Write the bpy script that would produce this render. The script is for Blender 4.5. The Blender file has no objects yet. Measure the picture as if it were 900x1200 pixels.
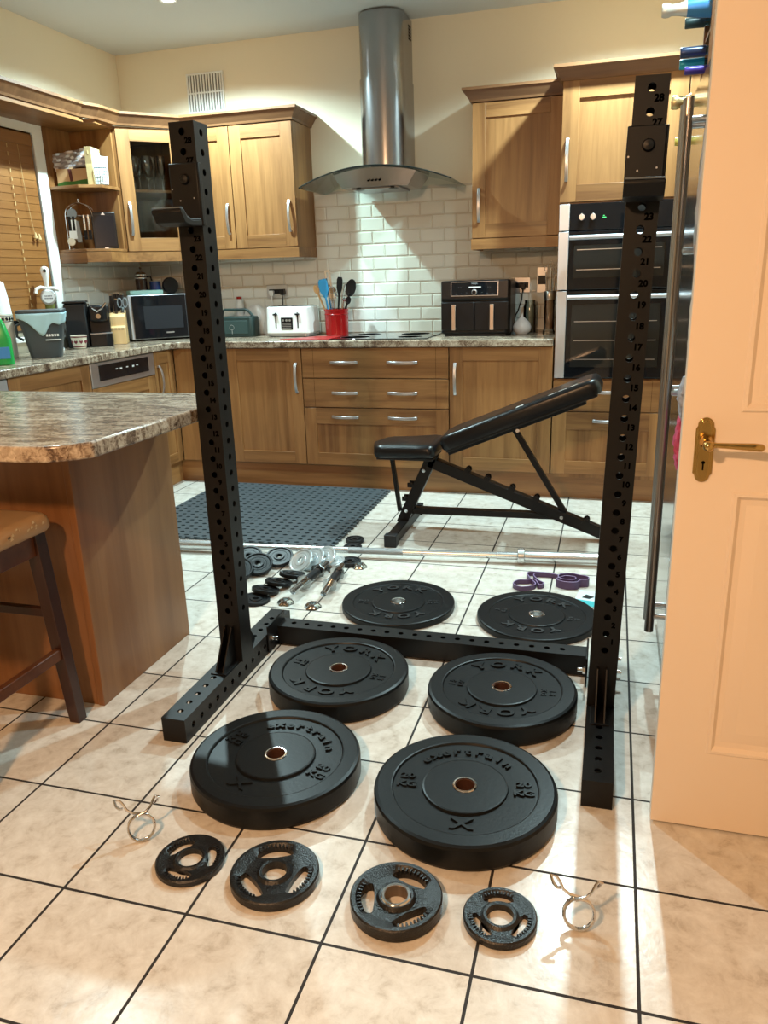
import bpy, math, random
from mathutils import Vector, Matrix
random.seed(7)
PI=math.pi
scene=bpy.context.scene
COL=scene.collection
T=0.301   # floor tile pitch

# ------------------------------------------------------------------ materials
def nt(name):
    m=bpy.data.materials.new(name); m.use_nodes=True
    n=m.node_tree.nodes; return m,n,m.node_tree.links,n['Principled BSDF']
def mat(name,col,rough=.5,metal=0,spec=None,trans=0,ior=None,noise=0,nscale=30,bump=0,bscale=80,emit=None,estr=0,coat=0,aniso=0):
    m,n,l,b=nt(name)
    b.inputs['Base Color'].default_value=(*col,1); b.inputs['Roughness'].default_value=rough
    b.inputs['Metallic'].default_value=metal
    if spec is not None: b.inputs['Specular IOR Level'].default_value=spec
    if trans: b.inputs['Transmission Weight'].default_value=trans
    if ior: b.inputs['IOR'].default_value=ior
    if coat: b.inputs['Coat Weight'].default_value=coat; b.inputs['Coat Roughness'].default_value=.1
    if aniso: b.inputs['Anisotropic'].default_value=aniso
    if noise or bump:
        tc=n.new('ShaderNodeTexCoord')
    if noise:
        x=n.new('ShaderNodeTexNoise'); x.inputs['Scale'].default_value=nscale; x.inputs['Detail'].default_value=5
        l.new(tc.outputs['Object'],x.inputs['Vector'])
        mx=n.new('ShaderNodeMix'); mx.data_type='RGBA'
        mx.inputs['A'].default_value=(*[max(0,c*(1-noise)) for c in col],1)
        mx.inputs['B'].default_value=(*[min(1,c*(1+noise)) for c in col],1)
        l.new(x.outputs['Fac'],mx.inputs['Factor']); l.new(mx.outputs['Result'],b.inputs['Base Color'])
    if bump:
        x=n.new('ShaderNodeTexNoise'); x.inputs['Scale'].default_value=bscale; x.inputs['Detail'].default_value=3
        l.new(tc.outputs['Object'],x.inputs['Vector'])
        bp=n.new('ShaderNodeBump'); bp.inputs['Strength'].default_value=bump; bp.inputs['Distance'].default_value=.003
        l.new(x.outputs['Fac'],bp.inputs['Height']); l.new(bp.outputs['Normal'],b.inputs['Normal'])
    if emit: b.inputs['Emission Color'].default_value=(*emit,1); b.inputs['Emission Strength'].default_value=estr
    return m
def wood(name,axis,c0,c1,rough=.42,scale=1.0,coords='Object'):
    m,n,l,b=nt(name)
    tc=n.new('ShaderNodeTexCoord'); mp=n.new('ShaderNodeMapping')
    s=[26*scale]*3; s['xyz'.index(axis)]=1.6*scale
    mp.inputs['Scale'].default_value=s; l.new(tc.outputs[coords],mp.inputs['Vector'])
    a=n.new('ShaderNodeTexNoise'); a.inputs['Scale'].default_value=1; a.inputs['Detail'].default_value=7; a.inputs['Roughness'].default_value=.62; a.inputs['Distortion'].default_value=.7
    l.new(mp.outputs['Vector'],a.inputs['Vector'])
    mp2=n.new('ShaderNodeMapping'); s2=[9*scale]*3; s2['xyz'.index(axis)]=.35*scale; mp2.inputs['Scale'].default_value=s2
    l.new(tc.outputs[coords],mp2.inputs['Vector'])
    v=n.new('ShaderNodeTexNoise'); v.inputs['Scale'].default_value=1; v.inputs['Detail'].default_value=1.5; l.new(mp2.outputs['Vector'],v.inputs['Vector'])
    ad=n.new('ShaderNodeMath'); ad.operation='MULTIPLY_ADD'; ad.inputs[1].default_value=.55; l.new(a.outputs['Fac'],ad.inputs[0])
    mu=n.new('ShaderNodeMath'); mu.operation='MULTIPLY'; mu.inputs[1].default_value=.55; l.new(v.outputs['Fac'],mu.inputs[0]); l.new(mu.outputs[0],ad.inputs[2])
    r=n.new('ShaderNodeValToRGB'); r.color_ramp.elements[0].position=.38; r.color_ramp.elements[0].color=(*c0,1)
    r.color_ramp.elements[1].position=.72; r.color_ramp.elements[1].color=(*c1,1)
    l.new(ad.outputs[0],r.inputs['Fac']); l.new(r.outputs['Color'],b.inputs['Base Color'])
    b.inputs['Roughness'].default_value=rough
    bp=n.new('ShaderNodeBump'); bp.inputs['Strength'].default_value=.08; bp.inputs['Distance'].default_value=.002
    l.new(a.outputs['Fac'],bp.inputs['Height']); l.new(bp.outputs['Normal'],b.inputs['Normal'])
    return m
W0,W1=(.150,.060,.017),(.37,.180,.062)
WX=wood('oak_x','x',W0,W1); WY=wood('oak_y','y',W0,W1); WZ=wood('oak_z','z',W0,W1)
PW=wood('peninsula_wood','z',(.155,.062,.020),(.29,.135,.052),.38,.55)
CX=wood('cornice_wood','x',(.13,.055,.022),(.24,.115,.05)); CY=wood('cornice_wood_y','y',(.13,.055,.022),(.24,.115,.05))
BL=wood('blind_wood','y',(.20,.075,.016),(.27,.115,.030),.45)
DW=wood('dark_stained_wood','z',(.018,.006,.004),(.04,.013,.008),.3)
DRW=wood('red_brown_wood','x',(.06,.016,.006),(.12,.04,.014),.35)
BW=wood('beech','z',(.55,.34,.14),(.68,.45,.22),.5)

def tile_floor():
    m,n,l,b=nt('floor_tiles')
    tc=n.new('ShaderNodeTexCoord')
    no=n.new('ShaderNodeTexNoise'); no.inputs['Scale'].default_value=19; no.inputs['Detail'].default_value=10; no.inputs['Roughness'].default_value=.70; no.inputs['Distortion'].default_value=.35
    l.new(tc.outputs['Object'],no.inputs['Vector'])
    br=n.new('ShaderNodeTexBrick'); br.offset=0; br.inputs['Scale'].default_value=1
    for k,v in (('Mortar Size',.0034),('Mortar Smooth',.1),('Bias',0),('Brick Width',T),('Row Height',T)): br.inputs[k].default_value=v
    br.inputs['Color1'].default_value=(.9,.9,.9,1); br.inputs['Color2'].default_value=(1,1,1,1)
    l.new(tc.outputs['Object'],br.inputs['Vector'])
    r=n.new('ShaderNodeValToRGB'); e=r.color_ramp.elements
    e[0].position=.30; e[0].color=(.46,.40,.33,1); e[1].position=.66; e[1].color=(.76,.73,.67,1)
    e.new(.45).color=(.64,.595,.53,1)
    l.new(no.outputs['Fac'],r.inputs['Fac'])
    mu=n.new('ShaderNodeMix'); mu.data_type='RGBA'; mu.blend_type='MULTIPLY'; mu.inputs['Factor'].default_value=1
    l.new(r.outputs['Color'],mu.inputs['A']); l.new(br.outputs['Color'],mu.inputs['B'])
    mx=n.new('ShaderNodeMix'); mx.data_type='RGBA'
    l.new(br.outputs['Fac'],mx.inputs['Factor']); l.new(mu.outputs['Result'],mx.inputs['A']); mx.inputs['B'].default_value=(.018,.014,.012,1)
    l.new(mx.outputs['Result'],b.inputs['Base Color'])
    rr=n.new('ShaderNodeMapRange'); rr.inputs['To Min'].default_value=.24; rr.inputs['To Max'].default_value=.8
    l.new(br.outputs['Fac'],rr.inputs['Value']); l.new(rr.outputs['Result'],b.inputs['Roughness'])
    n2=n.new('ShaderNodeTexNoise'); n2.inputs['Scale'].default_value=38; n2.inputs['Detail'].default_value=4; l.new(tc.outputs['Object'],n2.inputs['Vector'])
    sb=n.new('ShaderNodeMath'); sb.operation='MULTIPLY_ADD'; sb.inputs[1].default_value=-1.2
    l.new(br.outputs['Fac'],sb.inputs[0]); l.new(n2.outputs['Fac'],sb.inputs[2])
    bp=n.new('ShaderNodeBump'); bp.inputs['Strength'].default_value=.22; bp.inputs['Distance'].default_value=.002
    l.new(sb.outputs[0],bp.inputs['Height']); l.new(bp.outputs['Normal'],b.inputs['Normal'])
    return m
def granite():
    m,n,l,b=nt('granite_laminate')
    tc=n.new('ShaderNodeTexCoord')
    a=n.new('ShaderNodeTexNoise'); a.inputs['Scale'].default_value=58; a.inputs['Detail'].default_value=8; a.inputs['Roughness'].default_value=.75; a.inputs['Distortion'].default_value=1.2
    l.new(tc.outputs['Object'],a.inputs['Vector'])
    mp=n.new('ShaderNodeMapping'); mp.inputs['Scale'].default_value=(6,22,8); l.new(tc.outputs['Object'],mp.inputs['Vector'])
    c=n.new('ShaderNodeTexNoise'); c.inputs['Scale'].default_value=1; c.inputs['Detail'].default_value=6; c.inputs['Distortion'].default_value=1.5; l.new(mp.outputs['Vector'],c.inputs['Vector'])
    ad=n.new('ShaderNodeMath'); ad.operation='MULTIPLY_ADD'; ad.inputs[1].default_value=.6; l.new(a.outputs['Fac'],ad.inputs[0])
    mu=n.new('ShaderNodeMath'); mu.operation='MULTIPLY'; mu.inputs[1].default_value=.4; l.new(c.outputs['Fac'],mu.inputs[0]); l.new(mu.outputs[0],ad.inputs[2])
    r=n.new('ShaderNodeValToRGB'); e=r.color_ramp.elements
    e[0].position=.38; e[0].color=(.035,.02,.014,1); e[1].position=.64; e[1].color=(.56,.48,.38,1)
    e.new(.46).color=(.14,.09,.06,1); e.new(.52).color=(.33,.26,.19,1)
    l.new(ad.outputs[0],r.inputs['Fac']); l.new(r.outputs['Color'],b.inputs['Base Color'])
    b.inputs['Roughness'].default_value=.22
    return m
FLOOR=tile_floor(); GRAN=granite()
PAINT=mat('cream_paint',(.80,.735,.585),.7,bump=.05,bscale=200)
CEIL=mat('white_ceiling',(.58,.63,.67),.8)
METRO=mat('metro_tile_glaze',(.78,.78,.72),.12,bump=.35,bscale=22,noise=.04,nscale=8)
GROUT=mat('cream_grout',(.62,.58,.50),.8)
STEEL=mat('brushed_steel',(.50,.50,.51),.28,1,bump=.04,bscale=300)
STEELD=mat('hood_steel',(.36,.37,.39),.22,1)
CHROME=mat('chrome',(.72,.72,.74),.12,1)
SATIN=mat('satin_handle',(.58,.58,.60),.32,.9)
LSTEEL=mat('light_steel_panel',(.50,.52,.56),.35,.6)
BRASS=mat('polished_brass',(.50,.34,.12),.16,1)
BLK=mat('black_powder_coat',(.0048,.0044,.0045),.42,spec=.28,bump=.08,bscale=400)
RUB=mat('black_rubber',(.0065,.0075,.0085),.38,spec=.2,bump=.10,bscale=120,noise=.2,nscale=14)
RUBD=mat('black_rubber_letters',(.008,.008,.009),.5)
GRIP=mat('cast_iron_enamel',(.008,.0075,.0075),.30,spec=.4,bump=.5,bscale=260)
VINYL=mat('black_vinyl',(.006,.006,.007),.28,spec=.35,bump=.05,bscale=150)
BPL=mat('black_plastic',(.0045,.0045,.0055),.33,spec=.3); BGL=mat('black_gloss_glass',(.006,.007,.009),.04)
BPLM=mat('black_matt_plastic',(.007,.0075,.009),.5,spec=.35)
DARKN=mat('black_ink',(.0006,.0006,.0006),.9,spec=0)
HOLE=mat('hole_interior',(.002,.002,.002),.8)
MATR=mat('rubber_mat',(.055,.070,.080),.55,bump=.15,bscale=200)
DOORP=mat('cream_gloss_paint',(.80,.68,.56),.38)
DOORE=mat('white_edge_paint',(.75,.72,.66),.45)
WHITE=mat('white_plastic',(.78,.79,.78),.3); WHITEW=mat('white_window_paint',(.80,.80,.76),.4)
RED=mat('red_enamel',(.30,.008,.008),.18); REDM=mat('red_plastic',(.36,.02,.02),.35)
BLUE=mat('blue_silicone',(.03,.30,.62),.4); DBLUE=mat('dark_blue_tin',(.02,.05,.22),.3)
MINT=mat('mint_plastic',(.36,.66,.62),.5); TEAL=mat('teal_card',(.04,.42,.46),.5)
LBAG=mat('pale_blue_bag',(.50,.74,.82),.4,trans=.15,bump=.5,bscale=25)
CADDY=mat('slate_plastic',(.045,.06,.07),.4); GREEN=mat('green_plastic',(.01,.30,.06),.25)
DGRN=mat('dark_green_case',(.012,.030,.028),.45); BROWN=mat('brown_card',(.45,.27,.13),.8)
GRASSP=mat('print_green',(.03,.11,.01),.8); TRUNKP=mat('print_dark_red',(.09,.02,.015),.8); YEL=mat('pale_yellow_card',(.68,.56,.28),.7,noise=.2)
FOIL=mat('silver_wrap',(.62,.62,.66),.3,.6,bump=1,bscale=40)
PALE=mat('pale_paper',(.62,.72,.76),.7); CREAM=mat('cream_ceramic',(.72,.66,.54),.25)
PURP=mat('purple_latex',(.085,.045,.12),.5); PURPL=mat('pale_purple_edge',(.30,.22,.40),.5)
TAN=mat('worn_tan_vinyl',(.42,.27,.14),.45,noise=.12,nscale=9)
WORN=mat('flaked_vinyl',(.62,.50,.32),.8)
COPPER=mat('copper_finish',(.78,.64,.56),.3,1)
RUST=mat('rusty_ring_inside',(.09,.035,.02),.6,.4)
PINK=mat('pink_fabric',(.55,.08,.18),.8,noise=.6,nscale=60); MULTI=mat('printed_photo',(.35,.38,.45),.5,noise=.9,nscale=40)
SPICE=mat('layered_spice',(.25,.09,.03),.6,noise=.7,nscale=45)
BADGE=mat('badge_white',(.7,.75,.78),.4); OLIVE=mat('olive_green',(.12,.14,.03),.5)
PINKD=mat('dark_red_print',(.16,.02,.03),.5)
NAVYL=mat('navy_foil',(.02,.035,.09),.35,.3); BLUL=mat('blue_label',(.04,.22,.50),.4); TEALF=mat('teal_foil',(.01,.30,.42),.35,.3); VIOF=mat('violet_foil',(.05,.03,.28),.35,.3)
GOLDF=mat('gold_foil',(.65,.50,.25),.35,.7); LBOT=mat('pale_foil',(.66,.66,.60),.35,.4); DGLASS=mat('dark_green_glass',(.008,.03,.015),.08)
def glass(name,col=(1,1,1),rough=0,ior=1.45):
    m,n,l,b=nt(name); b.inputs['Base Color'].default_value=(*col,1); b.inputs['Roughness'].default_value=rough
    b.inputs['Transmission Weight'].default_value=1; b.inputs['IOR'].default_value=ior; return m
def thin(name,tint,refl=.08,rough=.02):
    # thin sheet glass: clear see-through layer mixed with a mirror layer by Fresnel
    m,n,l,b=nt(name); n.remove(b); out=n['Material Output']
    tr=n.new('ShaderNodeBsdfTransparent'); tr.inputs[0].default_value=(*tint,1)
    gl=n.new('ShaderNodeBsdfGlossy'); gl.inputs['Roughness'].default_value=rough
    lw=n.new('ShaderNodeFresnel'); lw.inputs['IOR'].default_value=1.45
    ad=n.new('ShaderNodeMath'); ad.operation='MULTIPLY_ADD'; ad.inputs[1].default_value=.9; ad.inputs[2].default_value=refl-.035; ad.use_clamp=True
    mx=n.new('ShaderNodeMixShader'); l.new(lw.outputs[0],ad.inputs[0]); l.new(ad.outputs[0],mx.inputs[0]); l.new(tr.outputs[0],mx.inputs[1]); l.new(gl.outputs[0],mx.inputs[2]); l.new(mx.outputs[0],out.inputs['Surface'])
    return m
GLASS=thin('clear_glass',(.90,.94,.93),.12,.04); TGLASS=thin('tinted_glass',(.84,.90,.87),.05); SMOKE=thin('cabinet_glass',(.86,.87,.86),.03)
CRYST=thin('crystal_glass',(.93,.96,.97),.16,.08)
ZINC=mat('zinc_plated',(.50,.53,.54),.2,1)
GEDGE=mat('dark_glass_edge',(.01,.018,.018),.1)

# ------------------------------------------------------------------ mesh builder
class MB:
    def __init__(s): s.v=[]; s.f=[]
    def add(s,vs,fs,M=None):
        o=len(s.v)
        for p in vs:
            p=Vector(p); s.v.append(M@p if M is not None else p)
        s.f+= [tuple(i+o for i in f) for f in fs]; return s
    def box(s,x0,x1,y0,y1,z0,z1,M=None):
        return s.add([(x,y,z) for z in (z0,z1) for y in (y0,y1) for x in (x0,x1)],
          [(0,2,3,1),(4,5,7,6),(0,1,5,4),(2,6,7,3),(0,4,6,2),(1,3,7,5)],M)
    def prism(s,poly,a,b,axis='z',M=None):
        n=len(poly)
        def P(u,v,w): return {'z':(u,v,w),'y':(u,w,v),'x':(w,u,v)}[axis]
        vs=[P(u,v,a) for u,v in poly]+[P(u,v,b) for u,v in poly]
        return s.add(vs,[tuple(range(n))[::-1],tuple(range(n,2*n))]+[(i,(i+1)%n,n+(i+1)%n,n+i) for i in range(n)],M)
    def lathe(s,prof,c=(0,0,0),n=32,M=None,closed=False):
        # prof (r,z); closed -> ring section
        vs=[];fs=[];k=len(prof)
        for i in range(n):
            a=2*PI*i/n
            for r,z in prof: vs.append((c[0]+r*math.cos(a),c[1]+r*math.sin(a),c[2]+z))
        for i in range(n):
            j=(i+1)%n
            for q in range(k if closed else k-1):
                w=(q+1)%k
                fs.append((i*k+q,j*k+q,j*k+w,i*k+w))
        if not closed:
            if prof[0][0]>1e-6: fs.append(tuple(i*k for i in range(n))[::-1])
            if prof[-1][0]>1e-6: fs.append(tuple(i*k+k-1 for i in range(n)))
        return s.add(vs,fs,M)
    def rod(s,p0,p1,r0,r1=None,n=16,cap=True):
        p0=Vector(p0);p1=Vector(p1);r1=r0 if r1 is None else r1
        d=(p1-p0); q=d.to_track_quat('Z','Y').to_matrix().to_4x4(); M=Matrix.Translation(p0)@q
        L=d.length
        vs=[];
        for r,z in ((r0,0),(r1,L)):
            for i in range(n):
                a=2*PI*i/n; vs.append((r*math.cos(a),r*math.sin(a),z))
        fs=[(i,(i+1)%n,n+(i+1)%n,n+i) for i in range(n)]
        if cap: fs+=[tuple(range(n))[::-1],tuple(range(n,2*n))]
        return s.add(vs,fs,M)
    def tube(s,pts,r,n=10,closed=False,flat=None):
        pts=[Vector(p) for p in pts]; m=len(pts); vs=[]; fs=[]; prev=None
        for i,p in enumerate(pts):
            a=pts[(i-1)%m] if (closed or i>0) else p; b=pts[(i+1)%m] if (closed or i<m-1) else p
            t=(b-a).normalized()
            if prev is None:
                u=t.orthogonal().normalized()
            else:
                u=(prev-t*prev.dot(t)); u=u.normalized() if u.length>1e-6 else t.orthogonal().normalized()
            prev=u; w=t.cross(u); rr=r[i] if isinstance(r,(list,tuple)) else r
            for k in range(n):
                an=2*PI*k/n; vs.append(p+u*(rr*math.cos(an))+w*(rr*math.sin(an)))
        R=m if closed else m-1
        for i in range(R):
            j=(i+1)%m
            for k in range(n): fs.append((i*n+k,i*n+(k+1)%n,j*n+(k+1)%n,j*n+k))
        if not closed: fs+=[tuple(range(n))[::-1],tuple((m-1)*n+k for k in range(n))]
        return s.add(vs,fs)
    def beam(s,p0,p1,w,h,up=(0,0,1)):
        p0=Vector(p0);p1=Vector(p1);d=(p1-p0);t=d.normalized();up=Vector(up);sd=t.cross(up).normalized();u=sd.cross(t)
        vs=[]
        for p in (p0,p1):
            for a,b in ((-1,-1),(1,-1),(1,1),(-1,1)): vs.append(p+sd*(a*w/2)+u*(b*h/2))
        return s.add(vs,[(3,2,1,0),(4,5,6,7),(0,1,5,4),(1,2,6,5),(2,3,7,6),(3,0,4,7)])
def obj(name,mb,m,parent=None,bevel=0,smooth=True,M=None,seg=2,ang=35,loc=None,rot=None):
    me=bpy.data.meshes.new(name); me.from_pydata([tuple(v) for v in mb.v],[],mb.f); me.update()
    import bmesh
    b=bmesh.new(); b.from_mesh(me); bmesh.ops.recalc_face_normals(b,faces=b.faces); b.to_mesh(me); b.free()
    if m is not None: me.materials.append(m)
    o=bpy.data.objects.new(name,me); COL.objects.link(o)
    if parent is not None: o.parent=parent
    if M is not None: o.matrix_local=M
    if loc is not None: o.location=loc
    if rot is not None: o.rotation_euler=rot
    if smooth:
        for p in me.polygons: p.use_smooth=True
        me.set_sharp_from_angle(angle=math.radians(ang))
    if bevel:
        md=o.modifiers.new('bevel','BEVEL'); md.width=bevel; md.segments=seg; md.limit_method='ANGLE'; md.angle_limit=math.radians(30); md.harden_normals=False
    return o
def tag(o,label,cat,group=None):
    o['label']=label; o['category']=cat
    if group: o['group']=group
    return o
def thing(name,label,cat,loc=(0,0,0),rz=0,group=None,rot=None):
    o=bpy.data.objects.new(name,None); COL.objects.link(o); o.location=loc; o.rotation_euler=rot if rot else (0,0,rz); o.empty_display_size=.05
    return tag(o,label,cat,group)
def solo(name,mb,m,label,cat,loc=(0,0,0),rz=0,group=None,rot=None,**k):
    o=obj(name,mb,m,**k); o.location=loc; o.rotation_euler=rot if rot else (0,0,rz); return tag(o,label,cat,group)
def struct(name,mb,m,**k):
    o=obj(name,mb,m,**k); o['kind']='structure'; return o
def copy_tree(o,parent=None):
    c=o.copy(); COL.objects.link(c)
    if parent is not None: c.parent=parent
    for ch in list(o.children): copy_tree(ch,c)
    return c
def text_mesh(txt,size,depth=.0006,bold=0,align='CENTER'):
    cu=bpy.data.curves.new('txt','FONT'); cu.body=txt; cu.size=size; cu.extrude=depth; cu.align_x=align; cu.align_y='CENTER'; cu.resolution_u=3
    cu.offset=bold
    o=bpy.data.objects.new('txt',cu); COL.objects.link(o)
    bpy.context.view_layer.update()
    me=bpy.data.meshes.new_from_object(o.evaluated_get(bpy.context.evaluated_depsgraph_get()))
    vs=[v.co.copy() for v in me.vertices]; fs=[tuple(p.vertices) for p in me.polygons]
    bpy.data.objects.remove(o); bpy.data.curves.remove(cu); bpy.data.meshes.remove(me)
    return vs,fs
_tc={}
def glyph(t,size,depth=.0006,bold=0):
    k=(t,size,depth,bold)
    if k not in _tc: _tc[k]=text_mesh(t,size,depth,bold)
    return _tc[k]
FRONT=Matrix.Rotation(PI/2,4,'X')   # text upright facing -Y

# ------------------------------------------------------------------ room shell
WXL,WXR,WYB,WYF,HC=-2.10,2.06,3.86,-3.2,2.685
struct('floor',MB().box(WXL-.1,WXR+.1,WYF-.1,WYB+.1,-.05,0),FLOOR,smooth=False)
struct('ceiling',MB().box(WXL-.1,WXR+.1,WYF-.1,WYB+.1,HC,HC+.05),CEIL,smooth=False)
struct('wall_back',MB().box(WXL-.1,WXR+.1,WYB,WYB+.1,0,HC),PAINT,smooth=False)
struct('wall_right',MB().box(WXR,WXR+.1,WYF,WYB,0,HC),PAINT,smooth=False)
struct('wall_rear',MB().box(WXL-.1,WXR+.1,WYF-.1,WYF,0,HC),PAINT,smooth=False)
# left wall with the window opening  Y 1.25..2.93, z 1.0..2.08
wy0,wy1,wz0,wz1=1.30,2.93,1.02,2.10
struct('wall_left',MB().box(WXL-.1,WXL,WYF,wy0,0,HC).box(WXL-.1,WXL,wy1,WYB,0,HC).box(WXL-.1,WXL,wy0,wy1,0,wz0).box(WXL-.1,WXL,wy0,wy1,wz1,HC),PAINT,smooth=False)
wf=MB()
X0=WXL-.06; X1=WXL+.022
wf.box(X0,X1,wy1-.02,wy1+.065,wz0-.06,wz1+.06).box(X0,X1,wy0-.06,wy0+.02,wz0-.06,wz1+.06).box(X0,X1,wy0+.02,wy1-.02,wz1-.02,wz1+.06).box(X0,X1+.03,wy0+.02,wy1-.02,wz0-.05,wz0-.02)
wf.box(X0,X0+.03,wy0+.02,wy1-.02,wz0-.02,wz0+.02).box(X0,X0+.03,2.08,2.14,wz0,wz1-.02)
win=struct('window_1',wf,WHITEW,bevel=.004)
pane=obj('pane',MB().box(X0+.008,X0+.014,wy0,wy1,wz0,wz1),BGL,parent=win)
# metro tiling
g=MB()
pw,ph=.1535,.0785
def bricks(g,u0,u1,z0,z1,put):
    r=0; z=z0
    while z<z1-.01:
        h=min(ph-.004,z1-z-.002); u=u0-(pw/2 if r%2 else 0)
        while u<u1:
            a=max(u,u0); b=min(u+pw-.004,u1)
            if b-a>.012: put(g,a,b,z+.002,z+h)
            u+=pw
        z+=ph; r+=1
def put_back(g,a,b,z0,z1):
    e=.005; y=WYB-.004; d=.0055
    g.add([(a,y,z0),(b,y,z0),(b,y,z1),(a,y,z1),(a+e,y-d,z0+e),(b-e,y-d,z0+e),(b-e,y-d,z1-e),(a+e,y-d,z1-e)],
          [(4,5,6,7),(0,1,5,4),(1,2,6,5),(2,3,7,6),(3,0,4,7)])
def put_left(g,a,b,z0,z1):
    e=.005; x=WXL+.004; d=.0055
    g.add([(x,a,z0),(x,b,z0),(x,b,z1),(x,a,z1),(x+d,a+e,z0+e),(x+d,b-e,z0+e),(x+d,b-e,z1-e),(x+d,a+e,z1-e)],
          [(7,6,5,4),(0,4,5,1),(1,5,6,2),(2,6,7,3),(3,7,4,0)])
bricks(g,WXL+.012,-.775,.912,1.47,put_back); bricks(g,-.775,.285,.912,1.785,put_back); bricks(g,.285,.79,.912,1.47,put_back)
bricks(g,3.0,WYB-.012,.912,1.47,put_left)
tl=struct('wall_back_tiling',g,METRO,smooth=False)
gr=MB().box(WXL+.012,-.775,WYB-.0045,WYB-.0005,.905,1.47).box(-.775,.285,WYB-.0045,WYB-.0005,.905,1.785).box(.285,.79,WYB-.0045,WYB-.0005,.905,1.47).box(WXL+.0005,WXL+.0045,3.0,WYB-.006,.905,1.47)
struct('wall_back_grout',gr,GROUT,smooth=False)

# ------------------------------------------------------------------ cabinets
DT=.02
def handle_v(parent,u,z0,z1,y):   # vertical bow handle, local coords, y = door front
    pts=[];k=12
    mb=MB()
    vs=[];fs=[]
    for i in range(k+1):
        t=i/k; z=z0+(z1-z0)*t; d=.006+.022*math.sin(PI*min(1,max(0,t)))**.7
        for a,b in ((-.008,0),(.008,0),(.008,-.006),(-.008,-.006)): vs.append((u+a,y-d+b,z))
    for i in range(k):
        for q in range(4): fs.append((i*4+q,i*4+(q+1)%4,i*4+4+(q+1)%4,i*4+4+q))
    fs+=[(3,2,1,0),tuple(k*4+q for q in range(4))]
    mb.add(vs,fs); mb.box(u-.007,u+.007,y-.012,y,z0+.001,z0+.012).box(u-.007,u+.007,y-.012,y,z1-.012,z1-.001)
    return obj('handle',mb,SATIN,parent,bevel=.0015)
def handle_h(parent,u0,u1,z,y):
    k=12; mb=MB(); vs=[];fs=[]
    for i in range(k+1):
        t=i/k; u=u0+(u1-u0)*t; d=.006+.022*math.sin(PI*t)**.7
        for a,b in ((-.008,0),(.008,0),(.008,-.006),(-.008,-.006)): vs.append((u,y-d+b,z+a))
    for i in range(k):
        for q in range(4): fs.append((i*4+q,i*4+(q+1)%4,i*4+4+(q+1)%4,i*4+4+q))
    fs+=[(3,2,1,0),tuple(k*4+q for q in range(4))]
    mb.add(vs,fs); mb.box(u0+.001,u0+.012,y-.012,y,z-.007,z+.007).box(u1-.012,u1-.001,y-.012,y,z-.007,z+.007)
    return obj('handle',mb,SATIN,parent,bevel=.0015)
def shaker(parent,name,x0,x1,z0,z1,y,glazed=False,top=.075,st=.075):
    # door of framed rails: returns the door (vertical stiles), rails + panel children
    g=.0015; x0+=g;x1-=g;z0+=g;z1-=g
    fm=MB().box(x0,x0+st,y,y+DT,z0,z1).box(x1-st,x1,y,y+DT,z0,z1)
    if not glazed: fm.box(x0+.002,x1-.002,y+.0165,y+DT+.0005,z0+.002,z1-.002)
    d=obj(name,fm,WZ,parent,bevel=.0015)
    obj('rail',MB().box(x0+st,x1-st,y+.0008,y+DT,z1-top,z1),WX,d,bevel=.001)
    obj('rail',MB().box(x0+st,x1-st,y+.0008,y+DT,z0,z0+st),WX,d,bevel=.001)
    if glazed: obj('glass_pane',MB().box(x0+st,x1-st,y+.010,y+.014,z0+st,z1-top),SMOKE,d)
    else: obj('panel',MB().box(x0+st-.003,x1-st+.003,y+.009,y+.016,z0+st-.003,z1-top+.003),WZ,d)
    return d
def slab(parent,name,x0,x1,z0,z1,y):
    g=.0015
    d=obj(name,MB().box(x0+g,x1-g,y,y+DT,z0+g,z1-g),WX,parent,bevel=.0025)
    for u in (x0+.075,x1-.075): obj('joint_line',MB().box(u-.0006,u+.0006,y-.0003,y+.001,z0+.004,z1-.004),DARKN,d,smooth=False)
    return d
YD=3.275
def base_unit(label,x0,x1,kind,hinge='r',loc=(0,YD,0),rz=0,depth=.56,grp=None):
    t=thing('base_cabinet',label,'cabinet',(0,0,0) if rz==0 else loc,rz,grp)
    y=YD if rz==0 else 0
    obj('carcass',MB().box(x0+.001,x1-.001,y+DT+.002,y+depth,.15,.868),WZ,t,smooth=False)
    if kind=='door':
        d=shaker(t,'door',x0,x1,.153,.868,y)
        u=x1-.035 if hinge=='l' else x0+.035
        handle_v(d,u,.597,.782,y)
    return t
# corner filler
t=thing('corner_post','plain wooden corner filler between the left run and the first back door','cabinet')
obj('filler_panel',MB().box(-1.558,-1.205,YD+.001,YD+.02,.153,.868),WZ,t,bevel=.001)
obj('foot',MB().box(-1.30,-1.26,3.36,3.40,0,.155).box(-1.31,-1.25,YD+.015,3.42,.150,.165),BPL,t)
base_unit('wooden base cabinet door left of the wide drawers, under the toaster',-1.204,-.697,'door','l')
# drawers unit
t=thing('drawer_cabinet','wide three-drawer wooden cabinet below the glass hob','cabinet')
obj('carcass',MB().box(-.694,.205,YD+DT+.002,YD+.56,.15,.868),WZ,t,smooth=False)
d=slab(t,'drawer',-.695,.206,.689,.868,YD); handle_h(d,-.510,-.340,.782,YD); handle_h(d,-.160,.024,.782,YD)
d=slab(t,'drawer',-.695,.206,.512,.687,YD); handle_h(d,-.508,-.345,.602,YD); handle_h(d,-.160,.020,.604,YD)
d=shaker(t,'pan_drawer',-.695,.206,.153,.510,YD,top=.098); handle_h(d,-.515,-.345,.457,YD); handle_h(d,-.160,.018,.457,YD)
base_unit('wooden base cabinet door with handle at its left edge, under the air fryer',.209,.79,'door','r')
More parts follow.
